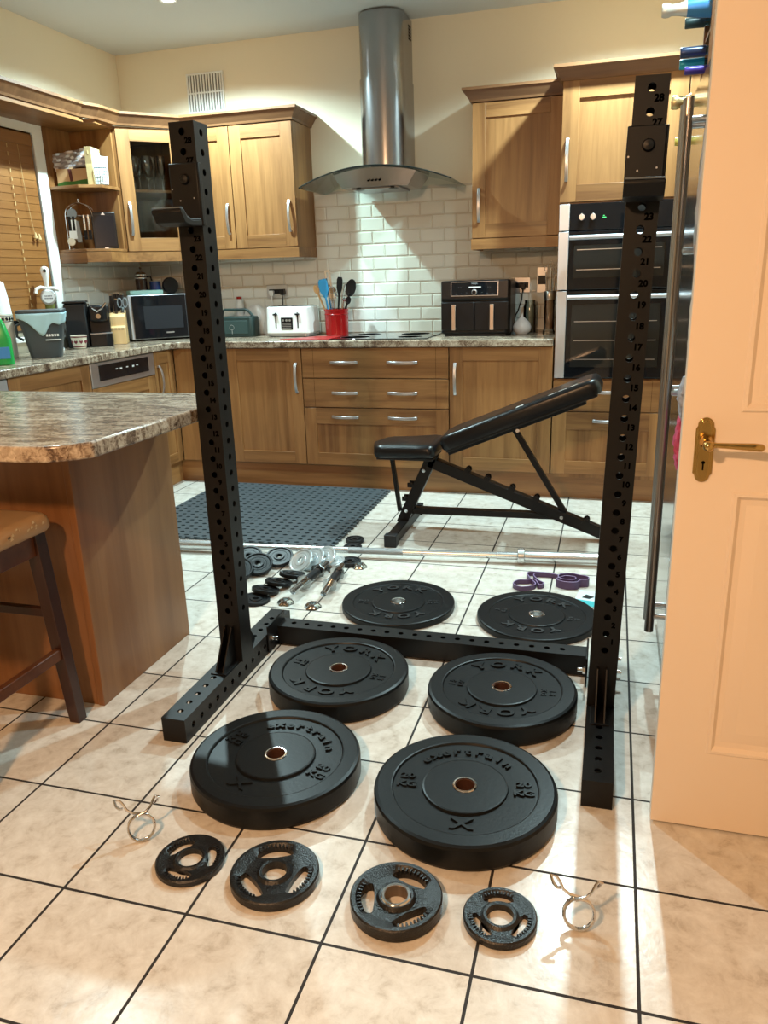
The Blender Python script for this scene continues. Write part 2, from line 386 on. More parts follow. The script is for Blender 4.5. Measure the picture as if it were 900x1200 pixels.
# tall oven housing
tx0,tx1=.795,1.392
t=thing('tall_oven_housing','tall wooden oven housing at the right end of the back wall','cabinet')
obj('carcass',MB().box(tx0,tx0+.018,YD+DT,WYB-.002,.13,2.165).box(tx1-.018,tx1,YD+DT,WYB-.002,.13,2.165).box(tx0+.018,tx1-.018,YD+DT,WYB-.002,1.585,2.165).box(tx0+.018,tx1-.018,YD+DT,WYB-.002,.13,.69).box(tx0+.018,tx1-.018,WYB-.05,WYB-.002,.69,1.585),WZ,t,smooth=False)
d=shaker(t,'door',tx0,tx1,1.600,2.168,YD,st=.082,top=.082); handle_v(d,tx0+.032,1.700,1.905,YD)
d=slab(t,'drawer',tx0,tx1,.512,.686,YD); handle_h(d,1.015,1.185,.652-.03,YD)
d=shaker(t,'pan_drawer',tx0,tx1,.153,.510,YD,top=.098); handle_h(d,1.015,1.180,.462,YD)
# cornices / rails (continuous mouldings)
def moulding(name,path,prof,m,label_kind='structure',closed=False):
    # path: list of (x,y) front line going left->right with the room at its right hand (-Y side); prof: (out,z)
    mb=MB(); P=[Vector((a,b)) for a,b in path]; n=len(P); rows=[]
    for i,p in enumerate(P):
        def nrm(a,b):
            d=(b-a).normalized(); return Vector((d.y,-d.x))
        if i==0: nn=nrm(P[0],P[1]); sc=1
        elif i==n-1: nn=nrm(P[-2],P[-1]); sc=1
        else:
            n1=nrm(P[i-1],P[i]); n2=nrm(P[i],P[i+1]); nn=(n1+n2).normalized(); sc=1/max(.3,nn.dot(n1))
        rows.append([(p.x+nn.x*o*sc,p.y+nn.y*o*sc,z) for o,z in prof])
    k=len(prof); vs=[v for r in rows for v in r]; fs=[]
    for i in range(n-1):
        for q in range(k): fs.append((i*k+q,(i+1)*k+q,(i+1)*k+(q+1)%k,i*k+(q+1)%k))
    fs+=[tuple(range(k)),tuple((n-1)*k+q for q in range(k))[::-1]]
    mb.add(vs,fs); o=struct(name,mb,m,smooth=False); return o
PC=[(-.02,2.158),(.006,2.158),(.010,2.170),(.040,2.212),(.046,2.214),(.046,2.228),(-.02,2.228)]
YW=3.54
moulding('trim_1',[(-1.80,1.2),(-1.80,2.96),(-1.765,3.06),(-1.765,3.26),(-1.50,YW),(-.775,YW),(-.775,WYB-.002)],PC,CX)
moulding('trim_2',[(.288,WYB-.002),(.288,YW),(.793,YW)],PC,CX)
moulding('trim_3',[(tx0,3.52),(tx0,YD),(1.60,YD)],[(a,b+.008) for a,b in PC],CX)
struct('trim_4',MB().box(-2.098,-1.80,1.2,2.998,2.135,2.157),WY,bevel=.002)  # soffit board over the window
PR=[(-.02,1.395),(.002,1.395),(.002,1.452),(-.02,1.452)]
moulding('trim_5',[(-2.085,3.0),(-1.88,2.985),(-1.77,3.06),(-1.785,3.255),(-1.50,YW+.003),(-.777,YW+.003),(-.777,WYB-.012)],PR,WX)
moulding('trim_6',[(.290,WYB-.012),(.290,YW+.003),(.79,YW+.003)],PR,WX)
# wall cabinets
def wall_unit(name,label,x0,x1,hu,glz=False):
    t=thing(name,label,'cabinet')
    obj('carcass',MB().box(x0+.001,x1-.001,YW+DT+.001,WYB-.002,1.453,2.158),WZ,t,smooth=False)
    d=shaker(t,'door',x0,x1,1.455,2.156,YW); handle_v(d,hu,1.540,1.722,YW); return t
wall_unit('wall_cabinet','wooden wall cabinet right of the extractor, handle at its lower left',.292,.792,.333)
wall_unit('wall_cabinet','wooden wall cabinet beside the extractor on its left, last of the left run',-1.187,-.778,-.818)
wall_unit('wall_cabinet','narrow wooden wall cabinet half hidden behind the left rack upright',-1.498,-1.189,-1.225)
# glazed diagonal corner cabinet, local frame
A=Vector((-1.78,3.26)); B=Vector((-1.5,3.54)); L=(B-A).length; ang=math.atan2(B.y-A.y,B.x-A.x)
t=thing('corner_cabinet','glass-fronted diagonal corner wall cabinet holding stemware','cabinet',(A.x,A.y,0),ang)
def toL(x,y):
    v=Matrix.Rotation(-ang,2)@(Vector((x,y))-A); return (v.x,v.y)
poly=[toL(*p) for p in ((-1.795,3.275),(-1.515,3.555),(-1.5,3.855),(-2.095,3.855),(-2.095,3.275))]
ins=[toL(*p) for p in ((-1.80,3.29),(-1.53,3.565),(-1.52,3.835),(-2.075,3.835),(-2.075,3.29))]
c=MB().prism(poly,1.453,1.470).prism(poly,2.140,2.158)
c.prism([toL(-2.095,3.262),toL(-1.785,3.262),toL(-1.795,3.275),toL(-2.095,3.275)],1.470,2.140)
c.prism([toL(-1.515,3.555),toL(-1.503,3.545),toL(-1.503,3.855),toL(-1.52,3.855)],1.470,2.140)
c.prism([toL(-2.095,3.84),toL(-1.52,3.84),toL(-1.52,3.855),toL(-2.095,3.855)],1.470,2.140)
c.prism([toL(-2.095,3.275),toL(-2.08,3.275),toL(-2.08,3.84),toL(-2.095,3.84)],1.470,2.140)
obj('carcass',c,WZ,t,smooth=False)
obj('shelf',MB().prism(ins,1.800,1.815),WX,t,smooth=False)
d=shaker(t,'door',0,L,1.455,2.156,0,glazed=True,st=.078); handle_v(d,.036,1.548,1.740,0)
cornerT=t
# open end shelf unit on the left wall
t=thing('open_shelf_unit','open wooden end shelves between the window and the glazed corner cabinet','shelf')
sp=[(-2.095,3.005),(-1.88,2.985),(-1.77,3.06),(-1.785,3.255),(-2.095,3.255)]
obj('side_panel',MB().box(-2.098,-2.083,3.003,3.258,1.395,2.16).box(-2.083,-1.80,3.243,3.259,1.453,2.16),WZ,t,smooth=False)
obj('shelf',MB().prism(sp,1.455,1.470),WX,t,bevel=.001)
obj('shelf',MB().prism(sp,1.802,1.818),WX,t,bevel=.001)
obj('top_panel',MB().prism(sp,2.140,2.158),WX,t,smooth=False)
# left run (local frame rotated 90: local x -> world +Y, front faces +X)
XL=-1.56
t=thing('base_cabinet','slim wooden base cabinet with curved handle in the left corner, beside the dishwasher','cabinet',(XL,0,0),PI/2)
obj('carcass',MB().box(3.05,3.272,DT+.002,.53,.15,.868),WZ,t,smooth=False)
d=shaker(t,'door',3.047,3.272,.153,.868,0,st=.06); handle_v(d,3.085,.60,.785,-.0)
t=thing('dishwasher','integrated dishwasher with black control strip in the left run','dishwasher',(XL,0,0),PI/2)
obj('body',MB().box(2.435,3.045,DT+.002,.53,.15,.866),LSTEEL,t,smooth=False)
obj('control_panel',MB().box(2.433,3.045,-.004,DT,.735,.866),SATIN,t,bevel=.003)
obj('display',MB().box(2.50,2.98,-.0065,-.002,.765,.850),BGL,t,bevel=.002)
mb=MB()
for i,u in enumerate((2.66,2.70,2.76,2.82,2.86)): mb.box(u-.010,u+.010,-.0072,-.0065,.812-.004*(i%2),.818)
obj('display_symbols',mb,WHITE,t,smooth=False)
dd=shaker(t,'door',2.433,3.045,.153,.733,0)
t=thing('base_cabinet','wooden base cabinet at the left edge beyond the dishwasher','cabinet',(XL,0,0),PI/2)
obj('carcass',MB().box(1.83,2.43,DT+.002,.53,.15,.866),WZ,t,smooth=False)
shaker(t,'door',1.83,2.43,.153,.868,0)
t=thing('undercounter_fridge','grey-fronted undercounter appliance at the far left edge','appliance',(XL,0,0),PI/2)
obj('body',MB().box(1.23,1.825,DT,.53,.1,.866),LSTEEL,t,smooth=False)
obj('front_panel',MB().box(1.23,1.825,-.002,DT,.12,.866),LSTEEL,t,bevel=.004)
# plinths
struct('baseboard_back',MB().box(-1.61,1.62,3.325,3.34,0,.148),WX,smooth=False)
struct('baseboard_left',MB().box(-1.625,-1.61,1.2,3.325,0,.148),WY,smooth=False)
# worktops
t=MB().prism([(-2.088,1.2),(-1.54,1.2),(-1.54,3.21),(-1.49,3.252),(.788,3.252),(.788,3.848),(-2.088,3.848)],.870,.910)
solo('kitchen_worktop',t,GRAN,'L-shaped speckled stone-effect worktop along the left and back walls','worktop',bevel=.006,seg=3)
# peninsula
t=thing('peninsula_cabinet','wooden breakfast peninsula base panelled in plain oak behind the bar stool','cabinet',(-.375,.685,0))
mb=MB().box(-.022,0,0,.53,0,.8615); obj('end_panel',mb,PW,t,bevel=.002)
obj('front_panel',MB().box(-1.16,-.023,.004,.022,0,.8615),PW,t,bevel=.001)
obj('carcass',MB().box(-1.16,-.023,.023,.525,.0,.860),PW,t,smooth=False)
def arc(cx,cy,r,a0,a1,n=8): return [(cx+r*math.cos(a0+(a1-a0)*i/n),cy+r*math.sin(a0+(a1-a0)*i/n)) for i in range(n+1)]
pp=[(-1.56,.366),(-.26,.366)]+[(-.188,.374),(-.140,.402),(-.102,.445)]+[(-.0875,.86)]+arc(-.2575,1.07,.17,0,PI/2,10)+[(-1.56,1.24)]
solo('peninsula_worktop',MB().prism(pp,.862,.902),GRAN,'speckled stone-effect peninsula top with clipped corner, left of the rack','worktop',bevel=.006,seg=3)

# ------------------------------------------------------------------ oven
t=thing('double_oven','built-in double oven with black glass doors and steel sides','oven',(tx0,YD,0))
w=tx1-tx0
obj('body',MB().box(.02,w-.02,.03,.55,.70,1.58),BPLM,t,smooth=False)
obj('control_panel',MB().box(.058,w-.03,-.004,.02,1.462,1.592),BGL,t,bevel=.002)
for z0,z1 in ((1.462,1.592),(1.164,1.457),(.698,1.158)):
    obj('side_trim',MB().box(.004,.056,-.005,.02,z0,z1),LSTEEL,t,bevel=.002)
    obj('side_trim',MB().box(w-.032,w-.002,-.005,.02,z0,z1),LSTEEL,t,bevel=.002)
for z0,z1 in ((1.164,1.457),(.698,1.158)):
    d=obj('oven_door',MB().box(.058,w-.034,-.006,.02,z0,z1),BGL,t,bevel=.003)
    mb=MB().rod((.062,-.045,z1-.032),(w-.036,-.045,z1-.032),.012,n=14); mb.rod((.09,-.045,z1-.032),(.09,-.004,z1-.032),.007).rod((w-.07,-.045,z1-.032),(w-.07,-.004,z1-.032),.007)
    obj('handle',mb,LSTEEL,d)
    wd=obj('oven_window',MB().box(.085,w-.06,-.0075,-.005,z0+.06,z1-.07),mat('oven_glass_%d'%int(z0*100),(.018,.018,.017),.05),d,smooth=False)
    mb=MB()
    for q in range(3 if z0<1 else 2): mb.box(.10,w-.075,-.0082,-.0076,z0+.10+q*.10,z0+.103+q*.10)
    obj('shelf_line',mb,SATIN,d,smooth=False)
for u in (.118,.175): obj('knob',MB().rod((u,-.022,1.525),(u,-.004,1.525),.014,.016).box(u-.003,u+.003,-.030,-.02,1.508,1.542),SATIN,t,bevel=.001)
obj('clock_display',MB().box(.222,.240,-.0052,-.0045,1.517,1.523).box(.224,.232,-.0052,-.0045,1.527,1.531),mat('green_led',(.02,.2,.05),.4,emit=(.1,1,.3),estr=.8),t,smooth=False)

# ------------------------------------------------------------------ hob and hood
t=thing('glass_hob','flat black glass hob set into the worktop under the extractor','hob',(0,0,.910))
obj('glass_top',MB().box(-.53,.07,3.31,3.80,0,.006),BGL,t,bevel=.002)
mb=MB()
for x,y,r in ((-.40,3.44,.09),(-.06,3.44,.075),(-.38,3.67,.075),(-.08,3.67,.09)): mb.lathe([(r-.001,.0062),(r,.0064),(r+.001,.0062)],(x,y,0),40)
obj('ring_mark',mb,SATIN,t)
HX=-.247
t=thing('extractor_hood','chimney extractor hood in steel with an arched glass canopy','extractor hood',(HX,WYB,0))
def dsec(hw,dep,n=14):
    p=[(hw,0)]; sy=-(dep-hw*.75)
    p.append((hw,sy))
    for i in range(1,n):
        a=PI*i/n; p.append((hw*math.cos(a),sy-hw*.75*math.sin(a)))
    p+= [(-hw,sy),(-hw,0)]
    return p
obj('chimney_lower',MB().prism(dsec(.134,.30),1.87,2.345),STEELD,t,ang=50)
obj('chimney_upper',MB().prism(dsec(.129,.293),2.345,2.675),STEELD,t,ang=50)
mb=MB()
for k in range(5): mb.box(.1285,.1305,-.085,-.03,2.565+k*.016,2.573+k*.016)
obj('vent_slots',mb,DARKN,t,smooth=False)
# glass canopy: arch over x, front edge slightly bowed
gl=MB(); n=28; vs=[];fs=[]
def gz(x): return 1.765+.088*(1-(x/.45)**2)
for i in range(n+1):
    x=-.45+.9*i/n; yf=-(.46+.05*(1-(x/.45)**2))
    for y in (0-.01,yf): 
        for dz in (0,.006): vs.append((x,y,gz(x)+dz))
for i in range(n):
    a=i*4;b=a+4
    fs+=[(a,b,b+2,a+2),(a+1,a+3,b+3,b+1),(a+2,b+2,b+3,a+3),(a,a+1,b+1,b)]
fs+=[(0,2,3,1),(n*4,n*4+1,n*4+3,n*4+2)]
gl.add(vs,fs); cano=obj('glass_canopy',gl,TGLASS,t)
ed=[];
for i in range(n+1):
    x=-.45+.9*i/n; ed.append((x,-(.461+.05*(1-(x/.45)**2)),gz(x)+.003))
obj('canopy_edge',MB().tube(ed,.0042,6),GEDGE,cano)
# steel body under glass: frustum
mb=MB()
def fr(z,x,y0,y1): return [(-x,y0,z),(x,y0,z),(x,y1,z),(-x,y1,z)]
arcn=10
top=[];bot=[]
for i in range(arcn+1):
    x=-.245+.49*i/arcn; top.append((x,-.44-.035*(1-(x/.245)**2),gz(x)-.003))
for i in range(arcn+1):
    x=-.195+.39*i/arcn; bot.append((x,-.43-.02*(1-(x/.195)**2),1.752))
top+= [(.245,-.10,gz(.245)-.003),(-.245,-.10,gz(.245)-.003)]; bot+=[(.195,-.14,1.752),(-.195,-.14,1.752)]
k=len(top); mb.add(top+bot,[tuple(range(k)),tuple(range(k,2*k))[::-1]]+[(i,(i+1)%k,k+(i+1)%k,k+i) for i in range(k)])
body=obj('fan_box',mb,STEELD,t,ang=40)
mb=MB()
for i in range(4): mb.rod((-.025+i*.022,-.475,1.782),(-.025+i*.022,-.455,1.784),.005,n=10)
obj('button',mb,DARKN,t)
obj('grease_filter',MB().box(-.14,.14,-.41,-.16,1.744,1.751),mat('filter_mesh',(.25,.25,.26),.4,1),t)
for s in (-1,1): obj('hood_lamp',MB().rod((s*.10,-.385,1.743),(s*.10,-.385,1.751),.028,n=18),BPLM,t)

# air vent
t=thing('air_vent','white slatted air vent high on the back wall above the cabinets','vent',(-1.47,WYB-.012,2.415))
obj('frame',MB().box(-.128,-.118,-.004,.01,-.115,.115).box(.118,.128,-.004,.01,-.115,.115).box(-.118,.118,-.004,.01,.105,.115).box(-.118,.118,-.004,.01,-.115,-.105),WHITE,t,bevel=.001)
obj('backing',MB().box(-.118,.118,.004,.011,-.105,.105),mat('vent_dark',(.22,.21,.19),.8),t)
mb=MB()
for i in range(12): mb.box(-.110+i*.0195,-.101+i*.0195,-.003,.003,-.105,.105)
mb.box(-.118,.118,-.005,-.003,-.004,.005)
obj('louvre',mb,WHITE,t,smooth=False)

# downlights : fittings + lamps
dl=thing('downlight','round recessed ceiling downlight near the back left corner','light',(-1.235,3.06,HC))
obj('bezel',MB().lathe([(.030,-.002),(.045,-.006),(.048,-.0005),(.048,.0)],n=28),WHITE,dl)
obj('lamp_face',MB().lathe([(0,-.003),(.029,-.003),(.029,0)],n=24),mat('lamp_glow',(1,1,1),.5,emit=(.85,.97,1),estr=30),dl)
LS=[(-1.235,3.06),(1.15,3.02),(1.40,1.45),(-1.235,1.45)]
extra_labels=[None,'ceiling downlight at the right end of the back row','ceiling downlight in the front row on the right','ceiling downlight in the front row above the peninsula',None]
for i,(x,y) in enumerate(LS):
    if extra_labels[i]:
        c=copy_tree(dl); c.location=(x,y,HC); c['label']=extra_labels[i]
def spot(name,loc,target,power,col,size,blend,r):
    ld=bpy.data.lights.new(name,'SPOT'); ld.energy=power; ld.color=col; ld.spot_size=math.radians(size); ld.spot_blend=blend; ld.shadow_soft_size=r
    o=bpy.data.objects.new(name,ld); COL.objects.link(o); o.location=loc
    d=Vector(target)-Vector(loc); o.rotation_euler=d.to_track_quat('-Z','Y').to_euler(); return o
COOL=(.70,.97,1.0)
for i,(x,y,p) in enumerate(((-1.235,3.06,245),(1.15,3.02,245),(1.40,1.45,85),(-1.235,1.45,60))):
    spot('downlight_lamp',(x,y,HC-.02),(x,y,0),p,COOL,150,.5,.03)
WARM=(1.0,.57,.29)
ld=bpy.data.lights.new('pendant_lamp','AREA'); ld.shape='DISK'; ld.size=.16; ld.energy=56; ld.color=WARM
o=bpy.data.objects.new('pendant_lamp',ld); COL.objects.link(o); o.location=(.25,-1.55,2.15); o.rotation_euler=(Vector((.45,-.30,0))-Vector(o.location)).to_track_quat('-Z','Y').to_euler()
# ------------------------------------------------------------------ squat rack
def perf_tube(mb,L,w,first,pitch,count,r,M,faces=(0,1,2,3),inner=.0035):
    h=w/2; n=16
    for f in range(4):
        R=Matrix.Rotation(f*PI/2,4,'Z')
        def P(u,z,d=0): return M@(R@Vector((u,-h+d,z)))
        if f not in faces:
            mb.add([P(-h,0),P(h,0),P(h,L),P(-h,L)],[(0,1,2,3)]); continue
        z0=first-pitch/2; z1=first+(count-.5)*pitch
        z0=max(z0,0.0001); 
        if z0>0.001: mb.add([P(-h,0),P(h,0),P(h,z0),P(-h,z0)],[(0,1,2,3)])
        if z1<L-.001: mb.add([P(-h,z1),P(h,z1),P(h,L),P(-h,L)],[(0,1,2,3)])
        for k in range(count):
            c=first+k*pitch; a0=c-pitch/2; a1=c+pitch/2
            if k==0: a0=z0
            out=[];cir=[];inn=[]
            for i in range(n):
                a=2*PI*i/n+PI/n; ca,sa=math.cos(a),math.sin(a)
                hh=(a1-c) if sa>0 else (c-a0)
                t=min(h/abs(ca) if abs(ca)>1e-6 else 9, hh/abs(sa) if abs(sa)>1e-6 else 9)
                # snap near corners
                out.append(P(ca*t,c+sa*t)); cir.append(P(r*ca,c+r*sa)); inn.append(P(r*ca,c+r*sa,inner))
            cor=[(h,a1),(-h,a1),(-h,a0),(h,a0)]
            vs=out+cir+inn; fs=[]
            for i in range(n):
                j=(i+1)%n
                fs.append((i,j,n+j,n+i)); fs.append((n+i,n+j,2*n+j,2*n+i))
            # corner triangles
            for cu,cz in cor:
                ac=math.atan2(cz-c,cu)%(2*PI); i=int(((ac-PI/n)%(2*PI))//(2*PI/n)); j=(i+1)%n
                vs.append(P(cu,cz)); fs.append((i,len(vs)-1,j))
            mb.add(vs,fs)
    def Q(x,y,z): return M@Vector((x,y,z))
    mb.add([Q(-h,-h,L),Q(h,-h,L),Q(h,h,L),Q(-h,h,L)],[(0,1,2,3)])
    mb.add([Q(-h,-h,0),Q(h,-h,0),Q(h,h,0),Q(-h,h,0)],[(3,2,1,0)])
    # dark interior core walls are left open so light passes through opposite holes
rack=thing('squat_rack','tall black steel squat rack with numbered perforated uprights and floor crossmember','squat rack',(.54,.95,0))
RL=-Vector(rack.location)
HOLED=.0095
def upright(xc,y0,lean,topz=1.672):
    z0=.075
    M=Matrix.Translation((xc,y0+.0375,z0))@Matrix.Rotation(lean,4,'Y')
    mb=MB(); Lh=topz-z0
    # holes at z=1.652-.05k
    cnt=29; first=1.652-.05*(cnt-1)-z0
    perf_tube(mb,Lh,.075,first,.05,cnt,HOLED,M)
    o=obj('upright',mb,BLK,rack,smooth=False,loc=RL)
    nm=MB()
    for k in range(28):
        num=28-k; z=1.629-.05*k-z0
        vs,fs=glyph(str(num),.021,.0003,.0010)
        nm.add([v for v in vs],fs,M@Matrix.Translation((.017,-.0378,z))@FRONT)
    obj('number_marks',nm,DARKN,o,smooth=False)
    # gusset and weld plates
    gs=MB()
    gs.prism([(-.0375,0),(-.12,0),(-.0375,.13)],-.003,.003,'x',M=M@Matrix.Identity(4)) if False else None
    return o,M
upL,ML_=upright(-.0445,.921,0.0)
upR,MR_=upright(1.117,.900,math.atan(.0225))
def foot(xc,y0,y1,name='foot_beam'):
    M=Matrix(((1,0,0,xc),(0,0,1,y0),(0,1,0,.0375),(0,0,0,1)))
    # local z -> world y ; local y -> world z
    mb=MB(); perf_tube(mb,y1-y0,.075,.045,.05,int((y1-y0-.04)/.05),HOLED,M)
    o=obj(name,mb,BLK,rack,smooth=False,loc=RL)
    return o
fl=foot(-.0525,.560,1.336)
frr=foot(1.1175,.548,1.33)
for xc,y0,f in ((-.0445,.921,fl),(1.117,.900,frr)):
    for sx in (-.012,.012):
        mb=MB().prism([(y0-.095,.0755),(y0,.0755),(y0,.20),(y0-.012,.20)],xc+sx-.0025,xc+sx+.0025,'x')
        obj('gusset',mb,BLK,rack,smooth=False,loc=RL,bevel=.001)
    mb=MB().box(xc-.026,xc+.026,y0-.10,y0-.001,.0752,.079)
    obj('base_plate',mb,BLK,rack,smooth=False,loc=RL,bevel=.001)
    mb=MB(); mb.prism([(y0+.075,.0755),(y0+.17,.0755),(y0+.087,.20),(y0+.075,.20)],xc-.0025,xc+.0025,'x')
    obj('gusset',mb,BLK,rack,smooth=False,loc=RL,bevel=.001)
# crossmember along X
M=Matrix(((0,0,1,-.0085),(1,0,0,1.240),(0,1,0,.0375),(0,0,0,1)))
mb=MB(); perf_tube(mb,1.0775,.070,.05,.05,20,HOLED,M,faces=(0,2))
obj('crossmember',mb,BLK,rack,smooth=False,loc=RL)
for xs in (-.0145,1.0745):
    s=1 if xs<.5 else -1
    f=obj('flange_plate',MB().box(*(sorted((xs,xs+s*.006))),1.125,1.275,.004,.105),BLK,rack,bevel=.003,loc=RL)
    for yy,zz in ((1.150,.052),):
        mb=MB().rod((xs+s*.006,yy,zz),(xs+s*.014,yy,zz),.012,n=6).rod((xs+s*.013,yy,zz),(xs+s*.030,yy,zz),.007,n=12)
        obj('bolt',mb,CHROME,f)
for yy,zz in ((1.16,.052),(1.25,.052)):
    obj('bolt',MB().rod((1.155,yy,zz),(1.164,yy,zz),.012,n=6).rod((1.164,yy,zz),(1.178,yy,zz),.0065,n=12),CHROME,rack,loc=RL)
# J-cups (rest on the uprights, can be lifted off)
def jcup(label,M,loc):
    t=thing('j_cup',label,'rack hook',loc,group='rack j-cups')
    t.matrix_world=M
    obj('bracket_plate',MB().box(-.046,.040,-.0085,-.0025,-.012,.150).box(-.046,-.040,-.0025,.06,0,.15).box(.0385,.0445,-.0085,.010,-.012,.150),BLK,t,bevel=.003)
    obj('bar_shelf',MB().prism([(-.0085,-.012),(-.0085,.004),(-.062,.0),(-.085,.006),(-.105,.026),(-.118,.026),(-.120,.018),(-.100,-.008),(-.07,-.014)],-.046,.042,'x'),BLK,t,bevel=.002)
    obj('shelf_liner',MB().prism([(-.010,.0045),(-.010,.008),(-.062,.004),(-.084,.010),(-.105,.030),(-.119,.030),(-.119,.0262),(-.105,.0262),(-.085,.0062),(-.062,.0005)],-.044,.040,'x'),mat('grey_liner',(.10,.12,.14),.35),t,bevel=.001)
    obj('pin_knob',MB().lathe([(0,.012),(.011,.010),(.014,.005),(.014,0)],n=20,M=Matrix.Translation((.002,-.0085,.108))@Matrix.Rotation(PI/2,4,'X')),BLK,t)
    mb=MB()
    for u,z in ((-.018,.055),(.024,.060),(-.040,.085)): mb.rod((u,-.0092,z),(u,-.0085,z),.0022,n=8)
    obj('rivet',mb,SATIN,t)
jcup('black steel hook plate hung high on the left rack upright',ML_@Matrix.Translation((0,-.0375,1.4225-.075)),None) if False else None
def place_j(label,Mu,z):
    return jcup(label,Mu@Matrix.Translation((0,-.0375,z-.075)),(0,0,0))
place_j('black steel bar hook mounted high on the left rack upright, over the glazed cabinet',ML_,1.424)
place_j('black steel bar hook with round pin mounted high on the right rack upright',MR_,1.424)

# ------------------------------------------------------------------ bumper plates
def arc_text(mb,txt,r,size,mid,z,step,inward=False,depth=.0012,bold=.001,sx=1.0):
    n=len(txt)
    for i,ch in enumerate(txt):
        if ch==' ': continue
        vs,fs=glyph(ch,size,depth,bold)
        a=mid-(i-(n-1)/2)*step if not inward else mid+(i-(n-1)/2)*step
        M=Matrix.Translation((r*math.cos(a),r*math.sin(a),z))@Matrix.Rotation(a-PI/2 if not inward else a+PI/2,4,'Z')
        mb.add(vs,fs,M@Matrix.Diagonal((sx,1,1,1)))
def bumper(label,x,y,h,texts,rot=0,R_=.224,ring=CHROME):
    t=thing('bumper_plate',label,'weight plate',(x,y,0),rot,'olympic bumper plates')
    b=.010 if h>.04 else .006
    dr=.006 if h>.04 else .004
    pr=[(.0252,h*.5),(.0252,h-.005),(.030,h-.002),(.100,h-.002),(.104,h-.003),(.106,h-dr-.003),(.108,h-dr-.003),(.171,h-dr),(.176,h-dr),(.179,h-.001),(.182,h),(R_-b,h),(R_-b*.3,h-b*.3),(R_,h-b),(R_,b),(R_-b*.3,b*.3),(R_-b,0),(.0252,0)]
    obj('rubber_disc',MB().lathe(pr,n=128,closed=True),RUB,t,ang=14)
    obj('hub_ring',MB().lathe([(.0250,0.002),(.0250,h+.0005),(.0285,h+.0008),(.0305,h-.001),(.0305,h-.004),(.0256,h-.004),(.0256,.002)],n=48,closed=True),ring,t)
    obj('hub_liner',MB().lathe([(.0235,.003),(.0235,h-.003),(.0249,h-.003),(.0249,.003)],n=40,closed=True),RUST if h>.04 else STEEL,t)
    for args in texts:
        tm=MB(); arc_text(tm,*args); obj('raised_lettering',tm,RUBD if h<.04 else RUB,t,smooth=False)
    return t
def exer(h):
    z=h-.0055
    return [('exertrain',.139,.038,PI/2,z,.190,False,.0014,.0008),('20',.145,.034,PI-.07,z,.19,False),('KG',.136,.030,PI+.17,z,.20,False),
            ('20',.145,.034,.07,z,.19,False),('KG',.136,.030,-.17,z,.20,False)]
def flat_text(t,items,z,m,sx=1.0):
    for txt,x,y,s in items:
        mb=MB(); vs,fs=glyph(txt,s,.0026,.0008); mb.add(vs,fs,Matrix.Translation((x,y,z))@Matrix.Diagonal((1.45,1,1,1))); obj('raised_lettering',mb,m,t,smooth=False)
def exer_plate(label,x,y,h,rot):
    z=h-.0055
    t=bumper(label,x,y,h,[('exertrain',.142,.036,PI/2,z,.205,False,.0030,.0010,1.3)],rot)
    flat_text(t,[('20',-.143,.026,.026),('KG',-.143,-.008,.026),('20',.143,.020,.026),('KG',.143,-.014,.026),('X',.0,-.141,.050)],z,RUB)
exer_plate('front right 20 kg black bumper plate lettered exertrain around the top',.805,.475,.066,.12)
exer_plate('front left 20 kg black bumper plate lettered exertrain, nearest the left rack foot',.297,.487,.066,-.30)
def york(label,x,y,h,rot,kg='15'):
    z=h-.0055 if h>.04 else h-.004
    return bumper(label,x,y,h,[('YORK',.141,.046,PI/2,z,.42,False,.0030,.0016,1.35),('YORK',.141,.046,-PI/2,z,.42,False,.0030,.0016,1.35),(kg,.150,.026,PI,z,.13),('KG',.125,.022,PI,z,.14),(kg,.150,.026,0,z,.13),('KG',.125,.022,0,z,.14)],rot)
york('thick black bumper plate marked YORK in front of the crossmember, on the left',.308,.963,.070,-.15)
york('thick black bumper plate marked YORK in front of the crossmember, touching near the right upright',.829,.968,.067,.0)
york('thin black bumper plate behind the crossmember, on the left beside the dumbbell handles',.332,1.612,.028,.2,'10')
york('thin black bumper plate behind the crossmember, on the right below the purple bands',.876,1.604,.028,-.1,'5')

